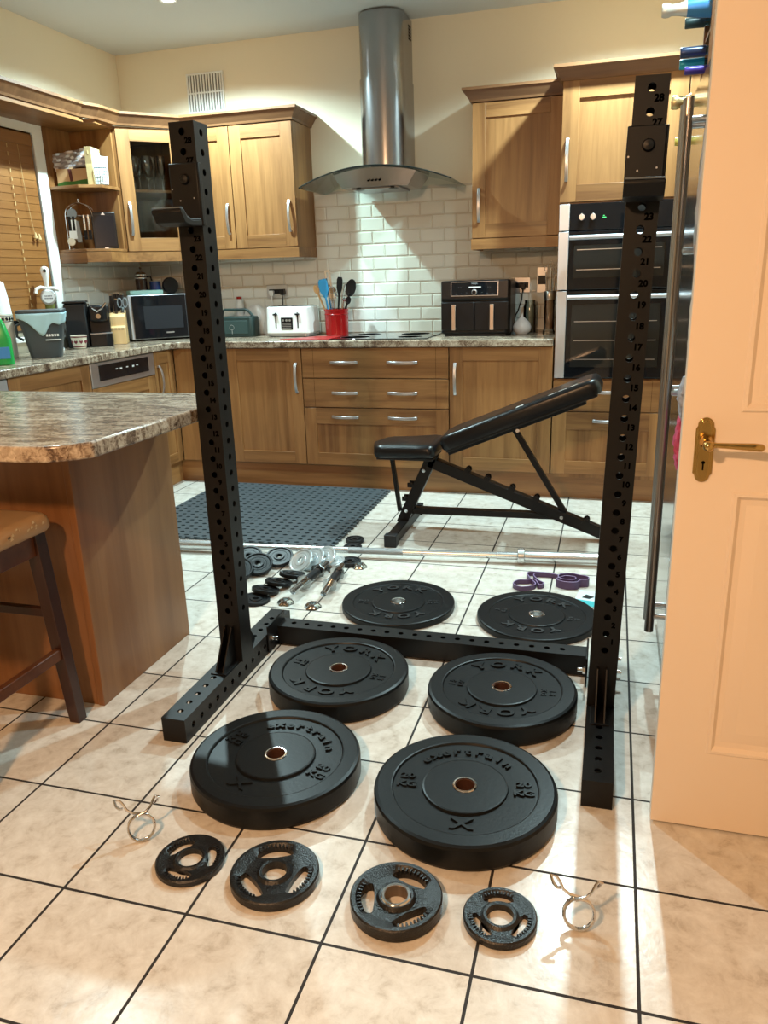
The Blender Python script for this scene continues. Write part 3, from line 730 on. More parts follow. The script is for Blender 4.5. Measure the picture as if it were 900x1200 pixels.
# ------------------------------------------------------------------ tri-grip plates
def grip_plate(label,x,y,R_,h,rot,steel,tiltx=0,txt='2.5KG',zc=0):
    t=thing('grip_plate',label,'weight plate',(x,y,zc),0,'small tri-grip plates',rot=(tiltx,0,rot))
    n=96; rh=.0275 if not steel else .030
    r1=R_*.50; r2=R_*.83   # hole band
    rh_=max(rh,.3*R_)
    # radial/angular grid with 3 grip openings
    mb=MB()
    rad=[rh,rh+.007,R_*.50,R_*.80,R_*.90,R_-.003,R_]
    top=[h*.92,h,h*.70,h*.70,h,h,h-.003]
    def openat(i):
        a=(i+.5)/n*3%1; return .20<a<.80
    vs=[];fs=[]
    def rin(i):
        a=(i/n*3)%1; s=max(0,math.sin(PI*max(0,min(1,(a-.20)/.60)))) ; return R_*.64-(R_*.64-R_*.47)*s**.6
    def rout(i):
        a=(i/n*3)%1; s=max(0,math.sin(PI*max(0,min(1,(a-.20)/.60)))) ; return R_*.68+(R_*.82-R_*.68)*s**.45
    for i in range(n):
        a=2*PI*i/n
        rr=[rh,rh+.006,rh+.012,rin(i),rout(i),R_*.88,R_-.003,R_]
        zz=[h*.95,h,h*.72,h*.70,h*.70,h,h,h-.003]
        for r,z in zip(rr,zz): vs.append((r*math.cos(a),r*math.sin(a),z))
        for r,z in zip(rr,[.0+.001]*7+[.003]): vs.append((r*math.cos(a),r*math.sin(a),z))
    for i in range(n):
        j=(i+1)%n
        for q in range(7):
            if q==3 and openat(i):
                continue
            fs.append((i*16+q,j*16+q,j*16+q+1,i*16+q+1)); fs.append((i*16+8+q,i*16+9+q,j*16+9+q,j*16+8+q))
        fs.append((i*16,i*16+8,j*16+8,j*16)); fs.append((i*16+7,j*16+7,j*16+15,i*16+15))
        if openat(i):
            fs.append((i*16+3,j*16+3,j*16+11,i*16+11)); fs.append((i*16+4,i*16+12,j*16+12,j*16+4))
            if not openat((i-1)%n): fs.append((i*16+3,i*16+11,i*16+12,i*16+4))
            if not openat(j): fs.append((j*16+3,j*16+4,j*16+12,j*16+11))
    mb.add(vs,fs)
    obj('plate_body',mb,GRIP,t,ang=30)
    if steel:
        obj('hub_ring',MB().lathe([(.0255,.001),(.0255,h+.001),(.030,h+.0014),(.0325,h-.001),(.0325,.001)],n=44,closed=True),CHROME,t)
        obj('hub_liner',MB().lathe([(.0246,.001),(.0246,h-.001),(.0256,h-.001),(.0256,.001)],n=44,closed=True),mat('worn_steel_bore',(.22,.17,.13),.5,.8),t)
    # ribs in the grips
    rb=MB()
    for k in range(3):
        for q in range(9):
            a=(k+.28+.44*q/8)/3*2*PI; r0=R_*.80; 
            rb.add([((r0+dx)*math.cos(a)-dy*math.sin(a),(r0+dx)*math.sin(a)+dy*math.cos(a),z) for z in (h*.72-.003,h*.90) for dx,dy in ((-.004,-.0016),(.007,-.0016),(.007,.0016),(-.004,.0016))],[(3,2,1,0),(4,5,6,7),(0,1,5,4),(1,2,6,5),(2,3,7,6),(3,0,4,7)])
    obj('grip_ribs',rb,GRIP,t,smooth=False)
    tm=MB()
    for k in range(3): arc_text(tm,txt,R_*.42 if R_>.085 else R_*.45,R_*.15,(k/3)*2*PI,h*.72,.28,depth=.001,bold=.0003)
    arc_text(tm,'0000',R_*.93,R_*.10,.5/3*2*PI,h,.10,depth=.0004) if False else None
    obj('raised_lettering',tm,GRIP,t,smooth=False)
    return t
grip_plate('small black three-grip plate at far left of the front row, by the wire collar',.235,.137,.078,.016,1.48,False,txt='1.25KG')
grip_plate('larger black three-grip plate with plain bore, second from left in the front row',.442,.140,.098,.022,.91,False,txt='5KG')
grip_plate('thick black three-grip plate with a bright steel hub ring, front row middle',.722,.130,.097,.029,.25,True,txt='2.5KG')
grip_plate('small black three-grip plate beside the right-hand wire collar',.937,.142,.075,.018,PI/6+.2,False,txt='1.25KG')

# ------------------------------------------------------------------ spring collars
def collar(label,x,y,rz,lean):
    t=thing('spring_collar',label,'barbell collar',(x,y,0),rz,'wire spring collars')
    r=.0300; wr=.0033; pts=[]
    # coil stands on its edge, leaning slightly back; the two arms rise from its top
    turns=2.08; N=72
    for i in range(N+1):
        a=PI/2+.25-(turns*2*PI+.0)*i/N
        pts.append(Vector((r*math.cos(a),(i/N-.5)*.012,.033+r*math.sin(a))))
    R2=[Vector(p) for p in ((-.016,.006,.068),(-.029,.006,.078),(-.036,.006,.094),(-.043,.006,.104),(-.054,.002,.108),(-.050,-.006,.095),(-.043,-.010,.088),(-.036,-.010,.088))]
    L=[Vector(p) for p in ((.014,-.006,.068),(.026,-.006,.078),(.033,-.006,.091),(.038,-.006,.099),(.046,-.004,.096),(.042,.006,.085),(.036,.010,.080))]
    R=Matrix.Rotation(lean,4,'X')
    # arms cross over the top of the coil
    path=R2[::-1]+pts[::-1]+L if False else L[::-1]+pts+R2
    path=[R@p for p in path]
    mz=min(p.z for p in path); path=[Vector((p.x,p.y,p.z-mz+wr)) for p in path]
    obj('wire',MB().tube(path,wr,8),CHROME,t)
    return t
collar('chrome wire spring collar on the tiles left of the smallest plate',.090,.172,.62,-.35)
collar('chrome wire spring collar on the tiles at the right of the front row',1.094,.155,.22,-.35)

# ------------------------------------------------------------------ barbell
t=thing('barbell','long chrome olympic barbell lying across the floor behind the rack','barbell',(0.085,2.131,.036),math.atan(.0925))
# local x along bar, centre at 0
BST=mat('barbell_chrome',(.70,.73,.74),.25,.85)
obj('shaft',MB().rod((-.655,0,0),(.655,0,0),.0150,n=20),BST,t)
obj('center_knurl',MB().rod((-.13,0,0),(.13,0,0),.0152,n=20),mat('knurling',(.42,.43,.44),.45,1,bump=1,bscale=900),t)
for s in (-1,1):
    obj('collar',MB().rod((s*.655,0,0),(s*.685,0,0),.036,n=28).rod((s*.56,0,0),(s*.655,0,0),.0175,n=20),BST,t,bevel=.003)
    obj('sleeve',MB().rod((s*.685,0,0),(s*1.095,0,0),.025,n=28),BST,t,bevel=.002)

# ------------------------------------------------------------------ rubber mats (interlocking tiles)
def mat_tile(label,x0,y0,w,d,teeth):
    t=thing('floor_mat_tile',label,'floor mat',(x0,y0,0),0,'interlocking rubber mat tiles')
    nx,ny=max(1,round(w/.05)),max(1,round(d/.05)); px,py=w/nx,d/ny; h=.014; mb=MB(); n=10; ra,rb=.0140,.0100
    for i in range(nx):
        for j in range(ny):
            cx=(i+.5)*px; cy=(j+.5)*py; a0,a1,b0,b1=cx-px/2,cx+px/2,cy-py/2,cy+py/2
            out=[];ci=[];lo=[]
            pts=[]
            for k in range(n):
                a=2*PI*k/n; ca,sa=math.cos(a),math.sin(a); tt=min((px/2)/abs(ca) if abs(ca)>1e-6 else 9,(py/2)/abs(sa) if abs(sa)>1e-6 else 9)
                out.append((cx+ca*tt,cy+sa*tt,h)); ci.append((cx+ra*ca,cy+rb*sa,h)); lo.append((cx+ra*ca*.85,cy+rb*sa*.85,.001))
            vs=out+ci+lo; fs=[]
            for k in range(n):
                q=(k+1)%n; fs.append((k,q,n+q,n+k)); fs.append((n+k,n+q,2*n+q,2*n+k))
            fs.append(tuple(2*n+k for k in range(n)))
            for cu,cv in ((a1,b1),(a0,b1),(a0,b0),(a1,b0)):
                ac=math.atan2(cv-cy,cu-cx)%(2*PI); k=int(ac//(2*PI/n)); q=(k+1)%n
                vs.append((cu,cv,h)); fs.append((k,len(vs)-1,q))
            mb.add(vs,fs)
    e=.0005
    mb.add([(e,e,0),(w-e,e,0),(w-e,d-e,0),(e,d-e,0),(0,0,h),(w,0,h),(w,d,h),(0,d,h)],[(0,1,5,4),(1,2,6,5),(2,3,7,6),(3,0,4,7)])
    def tooth(x,y,ax): 
        if ax=='x': mb.prism([(x,y-.009),(x+.010,y-.009),(x+.016,y-.016),(x+.022,y-.012),(x+.022,y+.012),(x+.016,y+.016),(x+.010,y+.009),(x,y+.009)],0.0005,h)
        else: mb.prism([(x-.009,y),(x+.009,y),(x+.009,y+.010*ax),(x+.015,y+.018*ax),(x-.015,y+.018*ax),(x-.009,y+.010*ax)],0.0005,h)
    if 'r' in teeth:
        for j in range(ny): tooth(w,(j+.5)*py,'x')
    if 'b' in teeth:
        for i in range(nx): tooth((i+.5)*px,d,1)
    if 'f' in teeth:
        for i in range(nx): tooth((i+.5)*px,0,-1)
    obj('rubber_grid',mb,MATR,t,smooth=False)
mat_tile('black rubber mat tile at the near right corner of the mat, touching the barbell',-.74,2.215,.56,.53,'rf')
mat_tile('black rubber mat tile at the far right corner of the mat, near the drawers',-.74,2.748,.56,.53,'r')
mat_tile('black rubber mat tile at the near left, behind the peninsula and left upright',-1.303,2.215,.56,.53,'f')
mat_tile('black rubber mat tile at the far left, against the corner plinth',-1.303,2.748,.56,.53,'')

# ------------------------------------------------------------------ weight bench
t=thing('weight_bench','black adjustable weight bench with its long backrest raised to the right','bench',(.55,2.58,0))
BLc=-Vector(t.location)
YB=2.58
def bt(name,mb,m=BLK,p=t,**k): return obj(name,mb,m,p,loc=BLc if p is t else None,**k)
bt('front_frame',MB().beam((.268,YB,.408),(.098,YB,.04),.05,.055,up=(1,0,0.3)),bevel=.003)
ft=bt('foot_bar',MB().beam((.110,2.31,.030),(.110,2.85,.030),.05,.05),bevel=.004)
obj('rubber_end',MB().box(.080,.142,2.285,2.33,0,.062).box(.080,.142,2.83,2.875,0,.062),BPLM,ft,bevel=.004)
bt('rear_frame',MB().beam((.245,YB,.370),(1.125,YB,.032),.05,.054,up=(0,0,1)),bevel=.003)
bt('lower_brace',MB().beam((.128,YB,.108),(.905,YB,.118),.042,.032),bevel=.002)
ft=bt('foot_bar',MB().beam((1.142,2.47,.030),(1.142,2.69,.030),.05,.05),bevel=.004)
obj('rubber_end',MB().box(1.112,1.172,2.44,2.48,0,.060).box(1.112,1.172,2.68,2.72,0,.060),BPLM,ft,bevel=.004)
# seat pad: rounded outline
def pad_outline(u0,u1,w0,w1,r0,r1):
    return None
def pad(name,pts,h,M,m):
    mb=MB(); k=len(pts); c=Vector((sum(p[0] for p in pts)/k,sum(p[1] for p in pts)/k))
    rings=[(.008,0),(0,h*.18),(0,h*.5),(.004,h*.75),(.014,h*.93),(.034,h)]
    vs=[]
    for s,z in rings:
        for p in pts:
            q=Vector(p); d=(q-c); L=d.length; q2=c+d*(1-s/max(L,.05))
            vs.append((q2.x,q2.y,z))
    fs=[]
    for r in range(len(rings)-1):
        for i in range(k): fs.append((r*k+i,r*k+(i+1)%k,(r+1)*k+(i+1)%k,(r+1)*k+i))
    fs.append(tuple(range(k))[::-1]); fs.append(tuple((len(rings)-1)*k+i for i in range(k)))
    mb.add(vs,fs,M); return mb
def rr(x0,x1,y0,y1,r,n=6):
    o=[]
    for cx,cy,a in ((x1-r,y1-r,0),(x0+r,y1-r,PI/2),(x0+r,y0+r,PI),(x1-r,y0+r,1.5*PI)): o+=arc(cx,cy,r,a,a+PI/2,n)
    return o
seat=[(-.03,.05),(-.045,0),(-.03,-.05)]+arc(.03,-.085,.045,PI+.5,1.5*PI,4)+[(.12,-.135),(.22,-.150)]+arc(.27,-.12,.035,1.5*PI,2*PI,4)+arc(.27,.12,.035,0,PI/2,4)+[(.22,.150),(.12,.135)]+arc(.03,.085,.045,PI/2,PI-.5,4)
MS=Matrix.Translation((0,YB,.405))@Matrix.Rotation(-.04,4,'Y')
bt('seat_pad',pad('s',seat,.062,MS,VINYL),VINYL,ang=60)
bt('seat_base',MB().box(.0,.285,YB-.11,YB+.11,.393,.406),BPLM,bevel=.002)
bt('seat_support',MB().beam((.048,YB,.40),(.086,YB,.10),.03,.018,up=(1,0,0)),bevel=.002)
th=math.atan2(.785-.470,1.075-.36)
th=.385
MBk=Matrix.Translation((.335,YB,.444))@Matrix.Rotation(-th,4,'Y')
Lb=.795
bt('back_pad',pad('b',rr(0,Lb,-.135,.135,.045),.070,MBk,VINYL),VINYL,ang=60)
mb=MB().box(.02,Lb-.03,-.12,.12,-.012,-.001,M=MBk).box(.0,.70,-.028,.028,-.04,-.012,M=MBk); bt('back_base',mb,BPLM,bevel=.002)
mb=MB()
vs,fs=glyph('X',.05,.0006,.001); mb.add(vs,fs,MBk@Matrix.Translation((.42,-.090,.0702))@Matrix.Rotation(-PI/2,4,'Z'))
for q in range(3): mb.box(.56+q*.05,.60+q*.05,-.105+.005*q,-.098+.005*q,.0698,.0706,M=MBk)
bt('white_logo',mb,WHITE,smooth=False)
bt('back_strut',MB().beam((.665,YB,.545),(.918,YB,.135),.03,.026,up=(1,0,0)),bevel=.002)
for (x,z) in ((.445,.330),(.542,.292),(.664,.246),(.784,.200),(1.026,.100)):
    mb=MB(); a=math.atan2(.338,.88)
    MM=Matrix.Translation((x-.008,0,z-.006))@Matrix.Rotation(a,4,'Y')
    for yy in (YB-.026,YB+.021):
        mb.prism([(-.016,-.01),(.016,-.01),(.018,.012),(.010,.024),(-.002,.026),(-.012,.016)],yy,yy+.005,'y',M=MM)
    mb.rod(MM@Vector((.002,YB-.03,.014)),MM@Vector((.002,YB+.03,.014)),.005,n=10)
    bt('ladder_hook',mb)
for (x,z) in ((.150,.245),(.120,.172)):
    bt('ladder_hook',MB().box(x-.016,x+.014,YB-.026,YB-.020,z-.012,z+.012).box(x-.016,x+.014,YB+.020,YB+.026,z-.012,z+.012).rod((x-.006,YB-.03,z),(x-.006,YB+.03,z),.005),bevel=.002)
for (x,z) in ((.268,.405),(.222,.325),(.128,.110),(.905,.118),(.685,.540)):
    bt('bolt',MB().rod((x,YB-.036,z),(x,YB-.025,z),.009,n=14),CHROME)

# ------------------------------------------------------------------ small weights heap
def disc(name,label,cat,c,R_,h,rh,m,rot=(0,0,0),grp=None,rim=.008,hubm=None):
    t=thing(name,label,cat,c,0,grp,rot=rot)
    pr=[(rh,0),(rh,h*.95),(rh+.006,h),(rh+.012,h),(rh+.014,h*.75),(R_-rim-.004,h*.75),(R_-rim,h),(R_-.002,h),(R_,h-.002),(R_,.002),(R_-.002,0)]
    obj('disc',MB().lathe(pr,n=48,closed=True),m,t,ang=30)
    obj('raised_ring',MB().lathe([((rh+R_)/2-.001,h*.75),((rh+R_)/2,h*.82),((rh+R_)/2+.001,h*.75)],n=40,closed=True),m,t)
    return t
IR=mat('cast_iron_black',(.006,.007,.008),.38,spec=.22,bump=.2,bscale=150)
CHR=mat('chrome_plate',(.62,.68,.70),.3,.6,bump=.2,bscale=60)
bk='small black iron plates'
for i,(x,y,z,a,lb) in enumerate(((-.258,1.545,.0,0,'small black iron plate flat on the floor, nearest end of the tipped row'),
    (-.250,1.625,.012,.20,'small black iron plate leaning, second in the tipped row'),
    (-.228,1.710,.014,.22,'small black iron plate leaning, third in the tipped row'),
    (-.200,1.800,.016,.22,'small black iron plate leaning, furthest of the tipped row'))):
    disc('iron_plate',lb,'weight plate',(x,y,z),.058,.016,.013,IR,rot=(a*-1,.10,0),grp=bk)
for x,y,z,a,b,R_,lb in ((-.445,1.775,.036,-.42,.25,.066,'dark iron plate tilted steeply beside the left upright, front one of the leaning cluster'),
    (-.385,1.850,.034,-.42,.20,.066,'dark iron plate tilted behind the front leaning one, beside the left upright'),
    (-.47,1.93,.034,-.40,.10,.066,'dark iron plate in the leaning cluster close to the barbell'),
    (-.33,1.965,.030,-.36,.10,.064,'dark iron plate under the barbell shadow, behind the chrome plates')):
    disc('iron_plate',lb,'weight plate',(x,y,z),R_,.018,.013,IR,rot=(-a,b,0),grp='leaning dark iron plates')
for k,(x,y,z,a,b) in enumerate(((-.205,1.925,.040,-.62,.50),(-.160,1.955,.040,-.62,.50),(-.115,1.985,.038,-.60,.50))):
    disc('chrome_plate',('chrome dumbbell plate at the front of the fanned trio','chrome dumbbell plate in the middle of the fanned trio','chrome dumbbell plate at the back of the fanned trio')[k],'weight plate',(x-.0,y,z),.062,.011,.016,CHR,rot=(-a,-b,0) if False else (.62,-.42,0),grp='fanned chrome plates')
disc('chrome_plate','chrome dumbbell plate lying nearly flat right of the fanned trio','weight plate',(-.085,2.005,.012),.058,.011,.016,CHR,rot=(.12,-.12,0),grp=None)
disc('rubber_plate','small matt black plate in front of the barbell above the dumbbell handles','weight plate',(-.012,2.035,0),.052,.02,.012,BPLM)
disc('rubber_plate','small matt black plate half hidden behind the barbell by the mat corner','weight plate',(-.060,2.225,0),.045,.02,.012,BPLM) 
disc('rubber_plate','small matt black plate farthest back, behind the barbell by the mat corner','weight plate',(-.085,2.335,0),.045,.02,.012,BPLM)
# star nuts
def star_nut(t_or_mb,M,r=.030,h=.016):
    mb=t_or_mb; prof=[]
    pts=[]
    for i in range(24):
        a=2*PI*i/24; rr_=r*(1-.12*(1 if (i//2)%2 else 0)); pts.append((rr_*math.cos(a),rr_*math.sin(a)))
    ip=[(.013*math.cos(2*PI*i/24),.013*math.sin(2*PI*i/24)) for i in range(24)]
    n=24; vs=[(x,y,0) for x,y in pts]+[(x*.94,y*.94,h*.45) for x,y in pts]+[(x*.62,y*.62,h) for x,y in pts]+[(x,y,h) for x,y in ip]+[(x,y,0) for x,y in ip]
    fs=[]
    for r_ in range(4):
        for i in range(n): fs.append((r_*n+i,r_*n+(i+1)%n,(r_+1)*n+(i+1)%n,(r_+1)*n+i))
    for i in range(n): fs.append((4*n+i,4*n+(i+1)%n,(i+1)%n,i))
    mb.add(vs,fs,M); return mb
for x,y,lb in ((-.128,1.553,'loose chrome star nut in front of the left dumbbell handle'),(-.004,1.540,'loose chrome star nut in front of the right dumbbell handle'),
               (.045,2.003,'loose chrome star nut to the right near the barbell'),(-.055,1.945,'loose chrome star nut between the two dumbbell handle tops')):
    o=solo('star_nut',star_nut(MB(),Matrix.Identity(4),.036,.018),ZINC,lb,'nut',(x,y,0),group='dumbbell star nuts')
def dumbbell(label,p0,p1):
    p0=Vector(p0);p1=Vector(p1); a=math.atan2(p1.y-p0.y,p1.x-p0.x); L=(p1-p0).length
    t=thing('dumbbell_handle',label,'dumbbell handle',(p0.x,p0.y,.034),a,'threaded dumbbell handles')
    obj('threaded_bar',MB().rod((0,0,0),(L,0,0),.0135,n=18),ZINC,t,bevel=.001)
    obj('thread_rings',MB().lathe([(.0125,z) if i%2 else (.0137,z) for i,z in enumerate([.005+.004*j for j in range(24)])],n=16,M=Matrix.Rotation(PI/2,4,'Y')),CHROME,t)
    obj('rubber_grip',MB().rod((L*.36,0,0),(L*.70,0,0),.0175,n=20),BPLM,t,bevel=.003)
    for u in (.33,.73):
        obj('star_nut',star_nut(MB(),Matrix.Translation((L*u-.008,0,0))@Matrix.Rotation(PI/2,4,'Y'),.034,.018),ZINC,t)
dumbbell('chrome dumbbell handle with black grip, left one lying beside the tipped plates',(-.115,1.60,0),(-.085,1.935,0))
dumbbell('chrome dumbbell handle with black grip, right one nearer the bumper plate',(.020,1.60,0),(-.010,1.925,0))

# ------------------------------------------------------------------ bands and packet
def ribbon(label,pts,z1,rep=1):
    t=thing('resistance_band',label,'resistance band',(pts[0][0],pts[0][1],0))
    P=[Vector((a,b)) for a,b in pts]; 
    # catmull
    out=[];n=len(P)
    for i in range(n):
        p0,p1,p2,p3=P[i-1],P[i],P[(i+1)%n],P[(i+2)%n]
        for k in range(8):
            s=k/8; out.append(.5*((2*p1)+(-p0+p2)*s+(2*p0-5*p1+4*p2-p3)*s*s+(-p0+3*p1-3*p2+p3)*s**3))
    m=len(out); th_=.0022; vs=[];fs=[];ed=MB()
    o0=P[0]
    for i,p in enumerate(out):
        d=(out[(i+1)%m]-out[i-1]).normalized(); nn=Vector((-d.y,d.x))
        for s,z in ((-1,0.0005),(1,0.0005),(1,z1),(-1,z1)): q=p+nn*(s*th_)-o0; vs.append((q.x,q.y,z))
    for i in range(m):
        j=(i+1)%m
        for q in range(4): fs.append((i*4+q,j*4+q,j*4+(q+1)%4,i*4+(q+1)%4))
    obj('loop',MB().add(vs,fs),PURP,t,ang=60)
    ed.tube([(vs[i*4+2][0]*.5+vs[i*4+3][0]*.5,vs[i*4+2][1]*.5+vs[i*4+3][1]*.5,z1) for i in range(m)],.0016,5,closed=True)
    obj('pale_edge',ed,PURPL,t)
ribbon('loose purple resistance band looping across the tiles behind the right thin plate',[(.752,1.905),(.790,1.875),(.842,1.915),(.812,1.985),(.800,2.045),(.880,2.055),(.945,2.030),(.905,2.045),(.845,2.045),(.825,2.02),(.850,1.965),(.875,1.935),(.858,1.915),(.835,1.965),(.80,1.955),(.765,1.945)],.020)
ribbon('coiled purple resistance band in a small pile near the right upright',[(.925,1.955),(.960,1.930),(1.005,1.935),(1.022,1.965),(1.050,1.975),(1.052,2.005),(1.015,2.02),(.985,2.03),(.940,2.015),(.930,1.985),(.950,1.960),(.995,1.962),(1.000,1.99),(.965,2.0),(.945,1.985)],.034)
t=thing('leaflet_packet','white and teal plastic packet beside the purple bands','packet',(1.052,1.83,0),-.15)
obj('sleeve',MB().box(-.045,.05,-.07,.09,0,.006),PALE,t,bevel=.002)
obj('teal_band',MB().box(-.044,.049,-.069,-.015,.0061,.0072),TEAL,t)
obj('printed_mark',MB().prism([(-.02,.01),(.01,.005),(.025,.03),(-.01,.045)],.0061,.0074),BPLM,t)

# ------------------------------------------------------------------ bar stool
t=thing('bar_stool','dark wooden bar stool with a worn tan padded seat, at the left edge','stool',(-.62,.40,0))
sx0,sx1,sy0,sy1=-.200,.205,-.19,.19
obj('seat_pad',pad('p',rr(-.215,.228,-.21,.215,.035),.05,Matrix.Translation((0,0,.612)),TAN),TAN,t,ang=60)
fk=MB()
random.seed(3)
for i in range(70):
    u=random.random(); x=.2255; y=-.17+.35*u; z=.632+random.random()*.022
    s=.002+.004*random.random()
    if random.random()<.5: fk.add([(x+.0035,y-s,z-s),(x+.0035,y+s*1.3,z-s*.6),(x+.0035,y+s*.5,z+s),(x+.0035,y-s*.8,z+s*.5)],[(0,1,2,3)])
obj('flaked_patches',MB().add([(0,0,.6),(0.001,0,.6),(0,.001,.6)],[(0,1,2)]) if not fk.v else fk,WORN,t)
obj('seat_rail',MB().box(sx0,sx1-.005,sy0,sy0+.022,.545,.612).box(sx0,sx1-.005,sy1-.022,sy1,.545,.612).box(sx1-.027,sx1-.005,sy0,sy1,.545,.612).box(sx0,sx0+.022,sy0,sy1,.545,.612),DRW,t,bevel=.002)
for ix,(a,b) in enumerate(((sx1,sy1),(sx1,sy0),(sx0,sy1),(sx0,sy0))):
    s=1 if a>0 else -1; q=1 if b>0 else -1
    top=Vector((a-s*.018,b-q*.018,.610)); bot=Vector((a+s*.008,b+q*.008,0)); w0,w1=.021,.018
    mb=MB(); vs=[(p.x+u*w_,p.y+v*w_,p.z) for p,w_ in ((bot,w1),(top,w0)) for u,v in ((-1,-1),(1,-1),(1,1),(-1,1))]
    mb.add(vs,[(3,2,1,0),(4,5,6,7),(0,1,5,4),(1,2,6,5),(2,3,7,6),(3,0,4,7)]); obj('leg',mb,DW,t,bevel=.002)
for z,m_ in ((.235,DRW),):
    obj('footrest',MB().beam((sx1+.0,sy0,z),(sx1+.0,sy1,z),.022,.034),DRW,t,bevel=.003)
    obj('footrest',MB().beam((sx0,sy0,z-.05),(sx1,sy0,z-.05),.022,.034),DRW,t,bevel=.003)
obj('stretcher',MB().beam((sx0,sy1-.005,.36),(sx1,sy1-.005,.36),.02,.026),DW,t,bevel=.002)
obj('stretcher',MB().beam((sx0,sy0,.28),(sx0,sy1,.28),.02,.026),DW,t,bevel=.002)

# ------------------------------------------------------------------ the open door
dx0,dx1,dy,dz=1.243,2.005,.527,1.985
dr=MB().box(dx0,dx1,dy,dy+.036,.006,dz)
# panel openings
d1=struct('door_1',MB(),DOORP) if False else None
def panelled():
    mb=MB(); st=.105
    xs=[dx0,dx0+st,dx0+.337,dx0+.425,dx1-st,dx1]
    zs=[.006,.205,.822,.985,1.86,dz]
    def q(a,b,c,d,y=dy): mb.add([(a,y,c),(b,y,c),(b,y,d),(a,y,d)],[(0,1,2,3)])
    for i in range(5):
        for j in range(5):
            if i in (1,3) and j in (1,3): continue
            q(xs[i],xs[i+1],zs[j],zs[j+1])
    for i in (1,3):
        for j in (1,3):
            a,b,c,d=xs[i],xs[i+1],zs[j],zs[j+1]
            rings=[(0,0),(.004,-.004),(.010,-.004),(.018,.006),(.030,.008),(.058,.002),(.062,.002)]
            for (e0,y0),(e1,y1) in zip(rings[:-1],rings[1:]):
                A=[(a+e0,dy+y0,c+e0),(b-e0,dy+y0,c+e0),(b-e0,dy+y0,d-e0),(a+e0,dy+y0,d-e0)]
                B_=[(a+e1,dy+y1,c+e1),(b-e1,dy+y1,c+e1),(b-e1,dy+y1,d-e1),(a+e1,dy+y1,d-e1)]
                mb.add(A+B_,[(0,1,5,4),(1,2,6,5),(2,3,7,6),(3,0,4,7)])
            e=.062; q(a+e,b-e,c+e,d-e,dy+.002)
    y1=dy+.036
    mb.add([(dx0,y1,.006),(dx1,y1,.006),(dx1,y1,dz),(dx0,y1,dz)],[(3,2,1,0)])
    mb.add([(dx0,dy,dz),(dx1,dy,dz),(dx1,y1,dz),(dx0,y1,dz)],[(0,1,2,3)]).add([(dx0,dy,.006),(dx1,dy,.006),(dx1,y1,.006),(dx0,y1,.006)],[(3,2,1,0)])
    mb.add([(dx1,dy,.006),(dx1,y1,.006),(dx1,y1,dz),(dx1,dy,dz)],[(0,1,2,3)])
    mb.add([(dx0,dy,.006),(dx0,y1,.006),(dx0,y1,dz),(dx0,dy,dz)],[(3,2,1,0)])
    return mb
dr=struct('door_1',panelled(),DOORP,ang=25)
obj('door_edge',MB().box(dx0-.0012,dx0+.0005,dy+.003,dy+.034,.008,dz-.002),DOORE,dr,smooth=False)
# brass handle: backplate + lever
hp=MB(); hx,hz0,hz1=1.286,.835,.985
def bpoly(hw,e):
    p=[]
    p+=arc(hx,hz0+.020,hw*.78,PI,2*PI,10)
    p+=[(hx+hw,hz0+.024),(hx+hw,hz1-.034),(hx+hw*.8,hz1-.028)]
    p+=arc(hx,hz1-.026,hw*.82,0,PI,10)
    p+=[(hx-hw*.8,hz1-.028),(hx-hw,hz1-.034),(hx-hw,hz0+.024)]
    return p
hp.prism(bpoly(.0185,0),dy-.004,dy-.0002,'y').prism(bpoly(.0150,0),dy-.007,dy-.004,'y').prism(bpoly(.0115,0),dy-.009,dy-.007,'y')
pl=obj('handle_plate',hp,BRASS,dr,bevel=.0015,ang=50)
obj('keyhole',MB().rod((hx,dy-.0095,hz0+.048),(hx,dy-.0088,hz0+.048),.0035,n=12).box(hx-.0015,hx+.0015,dy-.0095,dy-.0088,hz0+.032,hz0+.046),DARKN,pl)
lv=MB(); ly=dy-.046; lz=.926
lv.lathe([(.013,0),(.013,.006),(.009,.010),(.008,.034),(.0105,.040),(.0105,.050),(.006,.055),(0,.056)],n=24,M=Matrix.Translation((hx+.002,dy-.008,lz))@Matrix.Rotation(PI/2,4,'X'))
lv.tube([(hx+.002,ly,lz+.001),(hx+.018,ly-.001,lz+.001),(hx+.045,ly,lz),(hx+.085,ly,lz-.001),(hx+.100,ly,lz-.002),(hx+.105,ly,lz-.002)],[.0075,.0052,.0060,.0078,.0074,.003],14)
obj('lever',lv,BRASS,dr,ang=60)
# ------------------------------------------------------------------ fridge, larder and wine rack on the right
t=thing('fridge_freezer','tall steel side-by-side fridge freezer with long bar handles behind the open door','fridge',(1.66,1.245,0))
FL_=-Vector(t.location)
FST=mat('fridge_steel',(.42,.41,.40),.16,1)
obj('body',MB().box(1.345,2.02,.80,1.69,.02,1.78),BPLM,t,loc=FL_,bevel=.004)
for a,b,hy in ((.80,1.243,1.20),(1.247,1.69,1.29)):
    d=obj('fridge_door',MB().box(1.30,1.342,a,b,.06,1.775),FST,t,loc=FL_,bevel=.004)
    obj('handle',MB().rod((1.252,hy,.185),(1.252,hy,1.675),.0135,n=20),mat('handle_steel',(.40,.36,.33),.3,1),d)
    for z in (.235,.925,1.305,1.625): obj('handle_bracket',MB().rod((1.252,hy,z),(1.30,hy,z),.009,n=14),STEEL,d)
obj('kick_plate',MB().box(1.335,1.345,.81,1.68,0.0,.058),BPL,t,loc=FL_)
def card(name,lb,cat,y,z,w,h,m,a=0,th_=.003,group=None):
    o=solo(name,MB().box(-th_,0,-w/2,w/2,-h/2,h/2),m,lb,cat,(1.2995,y,z),group=group,smooth=False,bevel=.0005); o.rotation_euler=(a,0,0); return o
